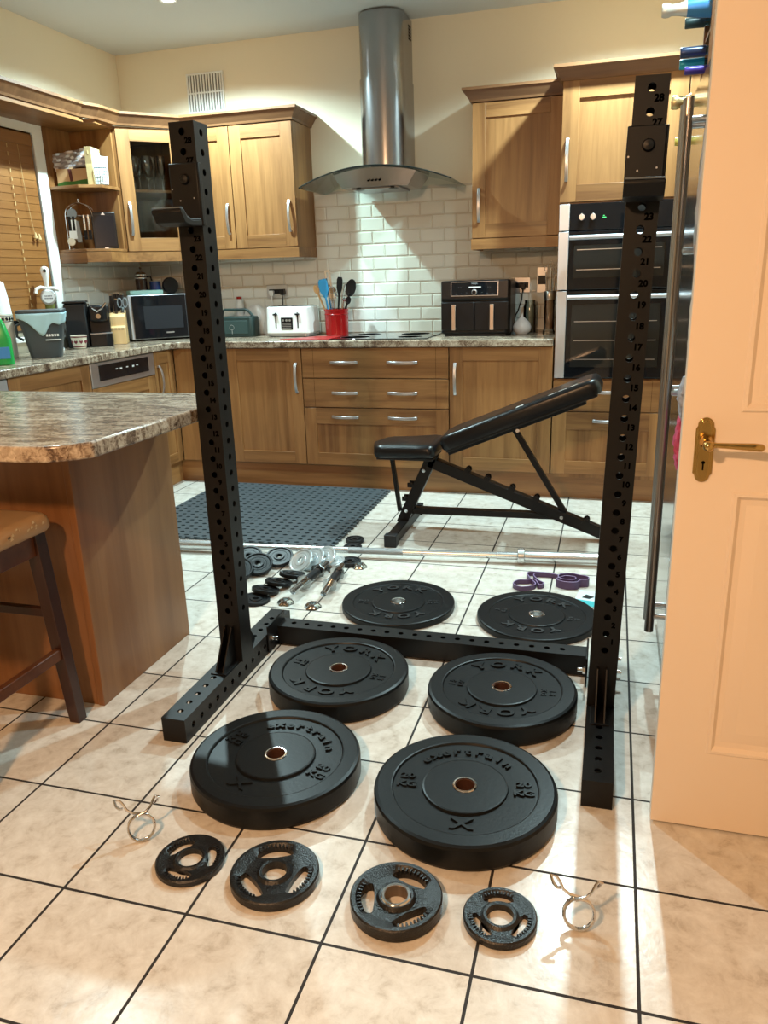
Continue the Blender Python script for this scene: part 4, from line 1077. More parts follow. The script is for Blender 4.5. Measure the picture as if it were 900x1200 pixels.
card('photo_card','printed photo card on the fridge front near the handle bracket','card',1.02,.955,.10,.15,MULTI,.1)
card('photo_card','pale paper note on the fridge front, highest of the papers','card',1.10,1.02,.08,.17,PALE,-.12)
card('photo_card','dark red print low on the fridge front','card',1.06,.60,.09,.20,PINKD,.08)
def rag(name,lb,cat,y,z,h,w,m,grp=None):
    random.seed(int(z*100)+int(y*77)); mb=MB(); n=14;k=10; vs=[]
    for i in range(n+1):
        for j in range(k):
            a=2*PI*j/k; r=w*(.4+.6*math.sin(PI*(i+.6)/(n+1.2)))*(1+.35*(random.random()-.5))
            vs.append((-.5*r*(1+math.cos(a))*.8-.002,r*math.sin(a),h*(.5-i/n)))
    fs=[(i*k+j,i*k+(j+1)%k,(i+1)*k+(j+1)%k,(i+1)*k+j) for i in range(n) for j in range(k)]+[tuple(range(k)),tuple(n*k+j for j in range(k))[::-1]]
    mb.add(vs,fs); o=solo(name,mb,m,lb,cat,(1.2985,y,z),group=grp); return o
rag('hair_bobble_bunch','bunch of pink and red fabric ties hanging on the fridge','fabric bunch',1.13,.80,.16,.028,PINK)
rag('ribbon_bunch','multicoloured ribbon bunch hanging above the pink ties','fabric bunch',1.12,.92,.12,.026,MULTI)
rag('foil_streamer','crinkled silver streamer hanging high on the fridge front','streamer',1.10,1.42,.36,.020,FOIL)
rag('foil_streamer','pale silvery streamer hanging below the crinkled one','streamer',1.08,1.12,.24,.014,LBOT)
t=thing('larder_cabinet','tall wooden larder cabinet right of the oven housing, mostly hidden by the fridge','cabinet')
obj('carcass',MB().box(1.397,2.05,YD+DT,WYB-.002,.15,2.165),WZ,t,smooth=False)
shaker(t,'door',1.395,1.99,1.600,2.168,YD); shaker(t,'door',1.395,1.99,.153,1.597,YD)
t=thing('wine_rack','wooden wine rack tower beside the fridge','wine rack',(1.60,1.85,0))
c=-Vector(t.location)
obj('side_panel',MB().box(1.335,2.05,1.735,1.755,0,2.42).box(1.335,2.05,1.955,1.975,0,2.42),CY,t,loc=c,bevel=.002)
mb=MB()
BZ=[2.045,1.955,1.890,1.790,1.670]
for z in (.10,1.50,1.62,1.725,1.815,1.972,2.10,2.40): mb.box(1.340,2.04,1.756,1.954,z-.006,z+.006)
obj('shelf',mb,CY,t,loc=c)
obj('back_panel',MB().box(2.03,2.045,1.756,1.954,0,2.41),CY,t,loc=c)
def bottle(lb,tip,y,z,cap,body,neckr=.0155,caplen=.075,bulge=False,sleeve=None):
    t=thing('wine_bottle',lb,'bottle',(tip+.15,y,z),group='bottles poking out of the rack')
    R=Matrix.Translation((-.15,0,0))@Matrix.Rotation(PI/2,4,'Y')
    nk=neckr
    obj('glass_body',MB().lathe([(0,.018),(nk-.002,.018),(nk-.002,.085),(nk+.004,.11),(.028,.145),(.0335,.175),(.034,.30),(.031,.305),(0,.300)],n=28,M=R),body,t)
    pr=[(0,0),(nk*.9,0),(nk,.003),(nk,.02),(nk+.0005,caplen)] if not bulge else [(0,0),(nk*1.0,.001),(nk*1.18,.008),(nk*1.15,.022),(nk*.92,.03),(nk*1.0,.05),(nk*1.35,caplen)]
    obj('foil_cap',MB().lathe(pr,n=24,M=R),cap,t)
    if sleeve: obj('neck_label',MB().lathe([(nk*1.36,caplen),(nk*1.75,caplen+.04),(.033,caplen+.085)],n=24,M=R),sleeve,t)
bottle('sparkling wine bottle with pale foil and blue collar, highest in the rack',1.192,1.80,2.035,LBOT,DGLASS,.017,.075,True,BLUL)
bottle('bottle with dark green foil just below the sparkling one',1.270,1.90,2.018-.0,DGRN,DGLASS,.0155,.06)
bottle('bottle with navy and cream foil in the second row of the rack',1.258,1.825,1.918,NAVYL,DGLASS)
bottle('bottle with teal foil below the navy one in the rack',1.262,1.90,1.90,TEALF,DGLASS)
bottle('bottle with violet foil, lowest of the second row in the rack',1.272,1.79,1.858,VIOF,DGLASS,.012)
bottle('gold-foiled sparkling bottle beside the top of the fridge handle',1.240,1.82,1.775,GOLDF,DGLASS,.018,.06,True)
bottle('yellow-capped bottle lowest in the rack, left of the fridge handle',1.262,1.85,1.662,mat('yellow_cap',(.55,.52,.10),.4),DGLASS,.013,.03)

# ------------------------------------------------------------------ window blind
t=thing('venetian_blind','closed wooden venetian blind filling the left window','blind',(WXL+.0,2.1,0))
yb0,yb1=1.33,2.885
xb=.026
obj('head_rail',MB().box(xb-.004,xb+.004,yb0-2.1,yb1-2.1,2.015,2.085).box(xb-.02,xb+.004,yb0-2.1,yb1-2.1,2.075,2.085),BL,t,bevel=.001)
mb=MB(); z=2.03; i=0
pitch=.0415
slats=[]
while z>1.09:
    # near-vertical slat, upper edge away
    a=math.radians(87); w2=.0255
    dx,dzz=math.cos(a)*w2,math.sin(a)*w2; th_=.0013
    s=MB().add([(xb-.004+dx+s_*th_,y,z+s2*dzz) if s2<0 else (xb-.004-dx+s_*th_,y,z+s2*dzz) for y in (yb0-2.1,yb1-2.1) for s_,s2 in ((-1,-1),(1,-1),(1,1),(-1,1))],[(0,1,2,3),(7,6,5,4),(0,4,5,1),(1,5,6,2),(2,6,7,3),(3,7,4,0)])
    mb.add(s.v,s.f); z-=pitch
obj('slats',mb,BL,t,smooth=False)
obj('bottom_rail',MB().box(xb-.016,xb+.012,yb0-2.1,yb1-2.1,1.035,1.062),BL,t,bevel=.002)
LAD=mat('ladder_cord',(.55,.38,.18),.8)
for yy in (1.75,2.34,2.68):
    cd=MB(); z=2.0
    while z>1.08: cd.box(xb+.004,xb+.0065,yy-2.1-.002,yy-2.1+.002,z-.014,z+.006); z-=pitch
    obj('ladder_cord',cd,LAD,t,smooth=False)
obj('pull_cord',MB().tube([(xb+.009,.66,2.01),(xb+.010,.665,1.8),(xb+.010,.68,1.62),(xb+.010,.69,1.56)],.0012,5),LAD,t)
for q in (0,.03): obj('cord_tassel',MB().lathe([(0,.035),(.004,.033),(.011,.004),(.009,0),(0,0)],c=(xb+.014,.69+q,1.525-q*.2),n=14),LAD,t)

# ------------------------------------------------------------------ sockets
def socket(lb,x0,x1,z0,z1,pins):
    t=thing('wall_socket',lb,'socket',((x0+x1)/2,WYB-.0105,(z0+z1)/2)); w=(x1-x0)/2;h=(z1-z0)/2
    obj('face_plate',MB().box(-w,w,-.006,.0,-h,h),SATIN,t,bevel=.002)
    obj('insert',MB().box(-w*.78,w*.78,-.0075,-.006,-h*.35,h*.35),BPL,t,bevel=.001)
    obj('switch',MB().box(-w*.2,-w*.02,-.0105,-.0075,h*.45,h*.75).box(w*.1,w*.28,-.0105,-.0075,h*.45,h*.75),SATIN,t)
    return t
s1=socket('steel double wall socket above the toaster with two plugs in it',-1.143,-.993,1.145,1.231,2)
s2=socket('steel wall socket right of the air fryer with one black plug',.500,.600,1.142,1.232,1)
s3=socket('plain steel switch plate behind the spice mill',.640,.702,1.140,1.288,0)
def plug(lb,m,x,z,cord,size=.017):
    t=thing('power_plug',lb,'plug',(x,WYB-.018,z))
    obj('plug_body',MB().prism([(-size,size*.7),(-size*.7,size),(size*.7,size),(size,size*.7),(size*.75,-size),(-size*.75,-size)],-.026,-.0005,'y'),m,t,bevel=.003)
    obj('cord',MB().tube([Vector(p)-Vector((x,WYB-.018,z)) for p in cord],.0035,8),m,t)
plug('white charger plug in the left half of the toaster-side socket',WHITE,-1.103,1.178,[(-1.103,3.825,1.160),(-1.10,3.822,1.12),(-1.085,3.815,1.02),(-1.09,3.80,.92)])
plug('black plug in the right half of the socket above the toaster',BPL,-1.025,1.182,[(-1.025,3.825,1.165),(-1.022,3.82,1.12),(-1.02,3.80,1.02),(-1.02,3.78,.96)])
plug('black plug with a drooping cable in the socket beside the air fryer',BPL,.558,1.180,[(.558,3.825,1.165),(.552,3.82,1.10),(.535,3.80,1.04),(.515,3.77,1.00),(.512,3.75,.98)])

# ------------------------------------------------------------------ worktop objects (z = .910)
ZT=.9105
# air fryer
t=thing('air_fryer','black two-drawer air fryer with copper handles on the right worktop','air fryer',(.318,3.64,ZT))
w=.205
obj('body',MB().prism([(-w,-.12),(-w+.02,-.145),(w-.02,-.145),(w,-.12),(w,.13),(w-.03,.155),(-w+.03,.155),(-w,.13)],.012,.315),BPL,t,bevel=.010)
obj('base',MB().box(-w+.025,w-.025,-.135,.14,0,.014),BPLM,t)
obj('upper_fascia',MB().prism([(-.1465,.200),(-.158,.215),(-.150,.312),(-.1465,.312)],-w+.012,w-.012,'x'),BPL,t,bevel=.003)
pnl=obj('control_panel',MB().prism([(-.1585,.232),(-.1525,.306),(-.1500,.306),(-.1560,.232)],-.135,.135,'x'),BGL,t,bevel=.001)
mb=MB(); 
for a,b,c,d in ((-.137,.137,.229,.232),(-.137,.137,.306,.309)): 
    yy=-.1595+(a+.0)*0+(c-.229)*.08; mb.box(a,b,yy-.001,yy+.003,c,d)
mb.prism([(-.1600,.229),(-.1540,.309),(-.1520,.309),(-.1580,.229)],-.138,-.1355,'x').prism([(-.1600,.229),(-.1540,.309),(-.1520,.309),(-.1580,.229)],.1355,.138,'x')
obj('panel_border',mb,SATIN,pnl,smooth=False)
obj('dial',MB().lathe([(.0,.014),(.012,.013),(.016,.008),(.017,0)],n=24,M=Matrix.Translation((.0,-.156,.250))@Matrix.Rotation(PI/2,4,'X')),SATIN,t)
obj('dial_cap',MB().rod((0,-.1705,.250),(0,-.169,.250),.011,n=20),BPL,t)
obj('display_bar',MB().box(-.032,.038,-.1585,-.155,.275,.281),WHITE,t)
vs,fs=glyph('NINJA',.013,.0004); mb=MB().add(vs,fs,Matrix.Translation((0,-.1565,.298))@FRONT)
for sx in (-1,1):
    vs,fs=glyph('--  --',.010,.0003); mb.add(vs,fs,Matrix.Translation((sx*.085,-.1580,.278))@FRONT)
    for q in range(3):
        vs,fs=glyph('----',.008,.0003); mb.add(vs,fs,Matrix.Translation((sx*(.045+.03*q),-.1595,.248-.004*q))@FRONT)
obj('panel_print',mb,mat('grey_print',(.35,.38,.4),.5),t,smooth=False)
for x0,x1,hx_ in ((-w+.008,-.002,-.118),(.002,w-.008,.105)):
    d=obj('basket_drawer',MB().box(x0,x1,-.1545,-.144,.035,.196),BPL,t,bevel=.004)
    obj('drawer_handle',MB().box(hx_-.011,hx_+.011,-.186,-.176,.038,.182).box(hx_-.009,hx_+.009,-.178,-.1545,.040,.052).box(hx_-.009,hx_+.009,-.178,-.1545,.168,.180),COPPER,d,bevel=.002)
obj('side_label',MB().box(-w-.001,-w+.001,-.08,-.03,.20,.28),SATIN,t)

# toaster
t=thing('toaster','white four-slice toaster with black lever slots on the worktop left of the hob','toaster',(-.905,3.70,ZT),.0)
def rbx(w,d,z0,z1,r,tap=0,n=5):
    b=rr(-w,w,-d,d,r,n); k=len(b); tt=[(x*(1-tap),y*(1-tap)) for x,y in b]
    m=MB(); m.add([(x,y,z0) for x,y in b]+[(x,y,z1) for x,y in tt],[tuple(range(k))[::-1],tuple(range(k,2*k))]+[(i,(i+1)%k,k+(i+1)%k,k+i) for i in range(k)]); return m
obj('body',rbx(.150,.115,.018,.186,.03,.045),WHITE,t,bevel=.008,seg=3)
obj('base',rbx(.143,.108,.004,.018,.03),SATIN,t)
obj('foot',MB().box(-.125,-.10,-.09,.09,0,.005).box(.10,.125,-.09,.09,0,.005),BPL,t)
obj('top_plate',rbx(.132,.095,.185,.189,.02),SATIN,t)
obj('bread_slots',MB().box(-.12,-.02,-.07,-.045,.1885,.1905).box(.02,.12,-.07,-.045,.1885,.1905).box(-.12,-.02,.04,.065,.1885,.1905).box(.02,.12,.04,.065,.1885,.1905),DARKN,t)
for s in (-1,1):
    obj('lever_slot',MB().box(s*.075-.004,s*.075+.004,-.1145,-.107,.055,.150),BPL,t)
    obj('lever',MB().box(s*.075-.013,s*.075+.013,-.130,-.112,.135,.145),BPL,t,bevel=.002)
obj('dial_panel',MB().box(-.040,.040,-.1165,-.108,.045,.120),BPL,t,bevel=.002)
for q in range(3):
    obj('indicator_dial',MB().rod((-.023+q*.023,-.1205,.103),(-.023+q*.023,-.1160,.103),.007,n=16),SATIN,t)
mb=MB()
for q in range(4): mb.box(-.03,.03,-.1175,-.1163,.055+q*.009,.058+q*.009)
obj('panel_lines',mb,SATIN,t,smooth=False)

# red crock and its utensils
t=thing('utensil_crock','glossy red enamel utensil pot beside the toaster','pot',(-.607,3.70,ZT))
obj('crock',MB().lathe([(0,0),(.070,0),(.073,.004),(.076,.150),(.079,.156),(.079,.163),(.074,.163),(.071,.150),(.068,.010),(0,.010)],n=48),RED,t)
obj('rim_band',MB().lathe([(.0765,.128),(.079,.131),(.0765,.134)],n=48),RED,t)
def utensil(name,lb,base,tip,hm,head,mm,hw=.02,hl=.06,kind='paddle'):
    base=Vector(base);tip=Vector(tip); org=Vector((-.607,3.70,ZT+.012)); t=thing(name,lb,'kitchen utensil',base+org,group='utensils in the red pot')
    d=(tip-base); L=d.length; zz_=d.normalized(); yy_=zz_.cross(Vector((1,0,0))).normalized(); xx_=yy_.cross(zz_); q=Matrix((xx_,yy_,zz_)).transposed().to_4x4()
    obj('handle',MB().rod((0,0,0),(0,0,L-hl*.8),.0055,.0065,n=12,).__class__() if False else MB().add(*(lambda m:(m.v,m.f))(MB().rod((0,0,0),(0,0,L-hl*.8),.0055,.0065,n=12)),q),hm,t)
    mb=MB()
    if kind=='paddle':
        p=[(-hw*.35,L-hl),(-hw,L-hl*.6),(-hw,L-hl*.15),(-hw*.7,L),(hw*.7,L),(hw,L-hl*.15),(hw,L-hl*.6),(hw*.35,L-hl)]
        mb.prism(p,-.003,.003,'y',M=q)
    elif kind=='spoon':
        n=16; vs=[(0,.004,L-hl/2)]
        for r in (.5,1.0):
            for i in range(n):
                a=2*PI*i/n; vs.append((hw*r*math.cos(a),.004-.010*(r**2)*0+.008*(1-r)-.004,L-hl/2+hl/2*r*math.sin(a)))
        fs=[(0,1+i,1+(i+1)%n) for i in range(n)]+[(1+i,1+n+i,1+n+(i+1)%n,1+(i+1)%n) for i in range(n)]
        k=len(vs); vs+=[(x,y-.003,z) for x,y,z in vs]; fs+=[tuple(k+i for i in f)[::-1] for f in fs]+[(1+n+i,1+n+(i+1)%n,k+1+n+(i+1)%n,k+1+n+i) for i in range(n)]
        mb.add(vs,fs,q)
    elif kind=='whisk':
        for k in range(5):
            a=PI*k/5; pts=[]
            for i in range(17):
                s=i/16*PI; pts.append(q@Vector((hw*math.sin(s*1)*math.cos(a)*(1 if i<=16 else 1)*math.cos(s/2*0),hw*math.sin(s)*math.sin(a),L-hl+hl*math.sin(s/2))))
            pts2=[q@Vector((hw*math.cos(a)*math.sin(2*PI*i/20),hw*math.sin(a)*math.sin(2*PI*i/20),L-hl/2-hl/2*math.cos(2*PI*i/20))) for i in range(20)]
            mb.tube(pts2,.0022,5,closed=True)
    elif kind=='tongs':
        mb.box(-hw,-hw*.4,-.004,.004,L-hl*2.2,L,M=q).box(hw*.4,hw,-.004,.004,L-hl*2.2,L,M=q).box(-hw,hw,-.005,.005,L-.012,L,M=q)
    obj('head',mb,mm,t,bevel=.001 if kind in('paddle',) else 0)
utensil('wooden_spoon','pale wooden spoon leaning left in the red pot',(-.02,.01,0),(-.135,-.01,.300),BW,0,BW,.019,.06,'spoon')
utensil('spatula','bright blue silicone spatula in the red pot',(-.02,-.02,0),(-.080,-.02,.335),BLUE,0,BLUE,.030,.115)
utensil('tongs','tall steel tongs standing in the red pot',(-.01,.02,0),(-.050,.0,.390),CHROME,0,CHROME,.018,.11,'tongs')
utensil('slotted_spoon','chrome serving spoon in the middle of the red pot',(.0,-.01,0),(-.010,-.025,.290),CHROME,0,CHROME,.026,.085,'spoon')
utensil('spatula','black turner standing upright in the red pot',(.0,.0,0),(.038,-.01,.345),BPL,0,BPL,.019,.11)
utensil('whisk','steel balloon whisk in the red pot',(.01,.0,0),(.070,.02,.305),CHROME,0,CHROME,.022,.11,'whisk')
utensil('ladle','black ladle leaning right in the red pot',(.02,.0,0),(.120,.0,.330),BPL,0,BPL,.034,.11,'spoon')
utensil('peeler','short black-handled spoon leaning right in front in the red pot',(.0,-.02,0),(.100,-.02,.225),BPL,0,BPL,.018,.05,'spoon')
# red mat
solo('chopping_board',MB().prism([(-.19,-.13),(.145,-.13),(.16,.11),(-.02,.11)],0,.005),REDM,'flat red plastic chopping mat lying between the toaster and the hob','chopping board',(-.66,3.46,ZT+.0003),bevel=.001)
# radio
t=thing('portable_radio','dark green portable radio with a carry handle left of the toaster','radio',(-1.285,3.66,ZT),.05)
obj('case',MB().prism([(-.13,-.055),(.115,-.055),(.13,-.03),(.13,.05),(-.13,.05)],.0,.130),DGRN,t,bevel=.008)
obj('speaker_panel',MB().box(-.10,.09,-.0575,-.053,.02,.105),mat('grille_green',(.02,.045,.042),.6),t,bevel=.002)
obj('emblem',MB().lathe([(.014,-.0005),(.0155,0),(.017,-.0005)],n=24,M=Matrix.Translation((-.02,-.0578,.062))@Matrix.Rotation(PI/2,4,'X')).box(-.021,-.017,-.0586,-.0576,.02,.05),SATIN,t)
obj('carry_handle',MB().tube([(-.11,0,.12),(-.10,0,.165),(-.085,0,.172),(.06,0,.172),(.08,0,.165),(.115,0,.12)],.009,10),DGRN,t)
# things behind radio
def blob(name,lb,cat,loc,sx,sy,sz,m,seed=1,amp=.18,n=18,k=12,top=None,rz=0):
    random.seed(seed); mb=MB(); vs=[]
    ph_=[random.random()*6 for _ in range(6)]
    for i in range(k+1):
        v=i/k; z=sz*v; 
        prof=math.sin(PI*(.12+.86*v))**.55 if top is None else top(v)
        for j in range(n):
            a=2*PI*j/n; w_=1+amp*(math.sin(3*a+ph_[0]+v*4)*.5+math.sin(5*a+ph_[1]-v*7)*.3+math.sin(9*a+ph_[2]+v*3)*.2)
            vs.append((sx*prof*w_*math.cos(a),sy*prof*w_*math.sin(a),z))
    fs=[(i*n+j,i*n+(j+1)%n,(i+1)*n+(j+1)%n,(i+1)*n+j) for i in range(k) for j in range(n)]+[tuple(range(n))[::-1],tuple(k*n+j for j in range(n))]
    mb.add(vs,fs); return solo(name,mb,m,lb,cat,loc,rz,ang=70)
blob('plastic_bag','crumpled white bag behind the green radio','bag',(-1.20,3.78,ZT),.085,.04,.20,WHITE,3,.25)
solo('bottle_cap_jar',MB().lathe([(0,0),(.03,0),(.03,.20),(.022,.215),(.022,.235),(0,.235)],n=20),mat('white_jar',(.7,.7,.68),.4),'white bottle with a red top behind the green radio','bottle',(-1.325,3.79,ZT))
bc=bpy.context
o=[x for x in scene.objects if x.name.startswith('bottle_cap_jar')][0]
obj('red_cap',MB().lathe([(0,.236),(.018,.236),(.018,.252),(0,.254)],n=18),RED,o); o.name='small_bottle'
blob('bread_bag','translucent crinkled bag leaning between the radio and the toaster','bag',(-1.115,3.775,ZT),.05,.03,.19,mat('clear_bag',(.70,.70,.68),.3,bump=.6,bscale=40),9,.3)
# right end of worktop
solo('spice_cloth',MB().add([],[]) if False else MB().lathe([(0,0),(.035,.0),(.052,.018),(.056,.040),(.045,.066),(.024,.085),(.008,.10),(.003,.118),(0,.118)],n=28,M=Matrix.Identity(4)),mat('white_wrap',(.74,.76,.78),.35,bump=.8,bscale=30),'bulbous white wrapped bundle beside the air fryer','bundle',(.575,3.66,ZT)).name='wrapped_bundle'
t=thing('glass_jar','clear glass jar behind the white bundle on the right worktop','jar',(.608,3.775,ZT))
obj('jar_body',MB().lathe([(0,0),(.036,0),(.038,.01),(.038,.15),(.032,.17),(.032,.19),(.029,.19),(.029,.17),(.035,.148),(.035,.012),(0,.010)],n=32),GLASS,t)
t=thing('spice_mill','tall clear tube of layered spices with a steel collar, beside the oven','spice mill',(.733,3.655,ZT))
obj('spice_layers',MB().lathe([(0,.030),(.0285,.030),(.0285,.19),(0,.19)],n=28),SPICE,t)
obj('glass_tube',MB().lathe([(0,.0),(.036,0),(.036,.012),(.030,.024),(.030,.195),(.0288,.195),(.0288,.026),(0,.026)],n=32),GLASS,t)
obj('collar',MB().lathe([(.031,.192),(.033,.20),(.033,.238),(.030,.243),(.026,.243),(.026,.192)],n=28,closed=True),STEEL,t)
for i,(dx,dy,h,r) in enumerate(((-.016,-.006,.375,.005),(.004,-.012,.395,.006),(.018,.002,.36,.005))):
    lbs=('steel skewer standing in the spice tube collar, left one','steel skewer standing in the spice tube collar, tallest in the middle','steel skewer standing in the spice tube collar, right one')
    tt=thing('skewer',lbs[i],'skewer',(.733+dx,3.655+dy,ZT+.194),group='steel tools in the spice tube')
    obj('shaft',MB().rod((0,0,0),(dx*.5,dy*.5,h-.22),r),CHROME,tt)
    obj('end_loop',MB().tube([(dx*.5+.009*math.cos(a),dy*.5,h-.215+.018+.018*math.sin(a)) for a in [2*PI*q/14 for q in range(14)]],.002,6,closed=True),CHROME,tt)

# ---- left corner: microwave and things on it
mwL=Vector((-1.845,3.285)); mwa=math.radians(43)
t=thing('microwave','black and silver microwave set across the back left corner','microwave',(mwL.x,mwL.y,ZT),mwa)
obj('case',MB().box(0,.46,.012,.315,.012,.285),LSTEEL,t,bevel=.006)
obj('foot',MB().box(.03,.07,.03,.28,0,.013).box(.39,.43,.03,.28,0,.013),BPL,t)
obj('front_frame',MB().box(0,.46,-.004,.012,.012,.285),LSTEEL,t,bevel=.003)
d=obj('door',MB().box(.018,.356,-.016,-.003,.016,.281),BGL,t,bevel=.003)
obj('door_window',MB().box(.085,.33,-.0175,-.0155,.075,.215),mat('mw_window',(.022,.025,.03),.15),d)
obj('badge',MB().box(.215,.265,-.0185,-.0162,.045,.053),SATIN,d)
obj('control_panel',MB().box(.359,.456,-.016,-.003,.016,.281),BGL,t,bevel=.003)
def onmw(u,v): 
    p=mwL+Matrix.Rotation(mwa,2)@Vector((u,v)); return (p.x,p.y,ZT+.2855)
solo('storage_box',MB().box(-.105,.105,-.06,.07,0,.028),MINT,'flat pale mint box lying on the microwave','box',onmw(.13,.11),mwa,bevel=.004)
t=thing('cafetiere','dark coffee press with a chrome top standing on the microwave','cafetiere',onmw(.14,.245),mwa)
obj('beaker',MB().lathe([(0,0),(.038,0),(.038,.12),(.035,.12)],n=28),mat('coffee_dark',(.03,.012,.008),.1),t)
obj('lid',MB().lathe([(.040,.118),(.041,.128),(.030,.140),(.008,.146),(.006,.160),(.011,.166),(0,.176)],n=28),CHROME,t)
obj('handle',MB().tube([(.036,0,.11),(.062,0,.115),(.068,0,.09),(.064,0,.035),(.038,0,.025)],.006,8),BPL,t)
obj('frame_band',MB().lathe([(.0385,.02),(.040,.025),(.0385,.03)],n=28).lathe([(.0385,.10),(.040,.105),(.0385,.11)],n=28),CHROME,t)
t=thing('tea_tin','dark blue tin on the microwave between the cafetiere and the black speaker','tin',onmw(.225,.23),mwa)
obj('tin_body',MB().lathe([(0,0),(.036,0),(.036,.085),(0,.085)],n=28),DBLUE,t); obj('tin_rim',MB().lathe([(.0365,.078),(.038,.081),(.0365,.086)],n=28),SATIN,t)
t=thing('round_speaker','round black smart speaker standing on the microwave','speaker',onmw(.315,.19),mwa)
obj('speaker_body',MB().lathe([(0,.0),(.047,.004),(.052,.012),(.052,.03),(.047,.038),(0,.042)],n=36,M=Matrix.Translation((0,.02,.053))@Matrix.Rotation(PI/2,4,'X')),BPLM,t)
obj('stand',MB().box(-.025,.025,-.015,.03,0,.006),BPL,t,bevel=.002)
# knife block
t=thing('knife_block','pale beech knife block between the coffee machine and the microwave','knife block',(-1.868,3.185,ZT),math.radians(28))
obj('block',MB().prism([(-.065,0),(.065,0),(.065,.155),(-.02,.205),(-.045,.190),(-.045,.125),(-.065,.12)],-.048,.048,'x').__class__() if False else MB().prism([(-.07,0),(.065,0),(.065,.20),(-.035,.175),(-.045,.165),(-.045,.108),(-.07,.10)],-.048,.048,'x'),BW,t,bevel=.003)
obj('scallop_slots',MB().box(-.038,-.022,-.0705,-.069,.085,.099).box(-.018,-.002,-.0705,-.069,.085,.099).box(.002,.018,-.0705,-.069,.085,.099).box(.022,.038,-.0705,-.069,.085,.099),TAN,t)
kb=Matrix.Translation((-1.868,3.19,ZT))@Matrix.Rotation(math.radians(22),4,'Z')
for i,(x,y,h) in enumerate(((-.036,.02,.105),(-.014,.025,.115),(.008,.02,.118),(.030,.015,.110),(.0,-.015,.085))):
    p=kb@Vector((x,y,.186 if y>0 else .181))
    lbs=['black-handled knife at the far left slot of the block','black-handled knife second from the left in the block','black-handled knife in the middle of the block back row','black-handled knife at the right slot of the block','short black-handled knife in the front slot of the block']
    tt=thing('kitchen_knife',lbs[i],'knife',p,math.radians(22),'knives in the beech block')
    obj('handle',MB().prism([(-.008,0.012),(.008,.012),(.010,h*.6),(.011,h),(-.006,h+.004),(-.009,h*.6)],-.007,.007,'y'),BPL,tt,bevel=.002,rot=(-.12,0,.0))
    obj('handle_glint',MB().box(-.0065,.0115,-.0078,.0078,h-.003,h+.005),CHROME,tt,rot=(-.12,0,0))  # chrome tip added to stand in for highlights on the dark handle
    obj('bolster',MB().box(-.008,.008,-.0055,.0055,.001,.013),CHROME,tt)
t=thing('kitchen_scissors','open-looped dark scissors standing at the right side of the knife block','scissors',kb@Vector((.040,-.012,.190)),math.radians(22))
for s in (-1,1): obj('finger_loop',MB().tube([(s*.016+.013*math.cos(a),0,.055+.028*math.sin(a)) for a in [2*PI*q/16 for q in range(16)]],.0035,6,closed=True),mat('grey_plastic',(.18,.20,.21),.4),t)
obj('blade',MB().box(-.006,.006,-.002,.002,-.004,.03),CHROME,t)
# coffee machine
t=thing('coffee_machine','black pod coffee machine on the left worktop with a chrome dial','coffee machine',(-1.940,3.00,ZT),math.radians(32))
obj('rear_tank',MB().prism([(-.125,-.10),(-.005,-.10),(-.005,.09),(-.125,.09)],0.0,.255),BPLM,t,bevel=.008)
obj('tank_lid',MB().box(-.128,-.0,-.108,.092,.2565,.268),BPL,t,bevel=.003)
obj('brew_body',MB().prism([(.0,-.09),(.095,-.09),(.125,-.06),(.125,.10),(.0,.10)],.0,.075),BPL,t,bevel=.006)
obj('column',MB().prism([(.001,-.02),(.118,-.02),(.118,.10),(.001,.10)],.076,.235),BPL,t,bevel=.006)
obj('brew_head',MB().prism([(.012,-.10),(.085,-.10),(.110,-.07),(.110,-.021),(.012,-.021)],.150,.240),BPL,t,bevel=.010)
obj('chrome_lever',MB().tube([(.012,-.06,.245),(.035,-.108,.225),(.06,-.118,.205),(.09,-.108,.225),(.108,-.06,.250)],.006,8),CHROME,t)
obj('dial',MB().rod((.062,-.108,.118+.06),(.062,-.100,.118+.06),.014,n=20),CHROME,t)
obj('drip_tray_edge',MB().prism([(.002,-.093),(.096,-.093),(.128,-.061),(.128,.0),(.002,.0)],.0755,.079),SATIN,t)
# mug
t=thing('patterned_mug','small cream cup with a row of red heart-like motifs','cup',(-1.905,2.835,ZT))
obj('cup',MB().lathe([(0,0),(.030,0),(.036,.006),(.047,.078),(.044,.078),(.034,.010),(0,.008)],n=36),CREAM,t)
mb=MB()
for i in range(9):
    a=2*PI*i/9; r=.0425; M=Matrix.Rotation(a,4,'Z')@Matrix.Translation((r,0,.040))@Matrix.Rotation(PI/2,4,'Z')@Matrix.Rotation(PI/2,4,'X')
    mb.prism([(0,-.010),(.010,.0),(.009,.008),(.004,.009),(0,.005),(-.004,.009),(-.009,.008),(-.010,0)],-.0012,.0012,'z',M=M)
obj('motifs',mb,PINKD,t,smooth=False)
obj('stripe',MB().lathe([(.0455,.070),(.0472,.072),(.0462,.066)],n=36).lathe([(.0372,.014),(.0382,.018),(.0377,.011)],n=36),PINKD,t)
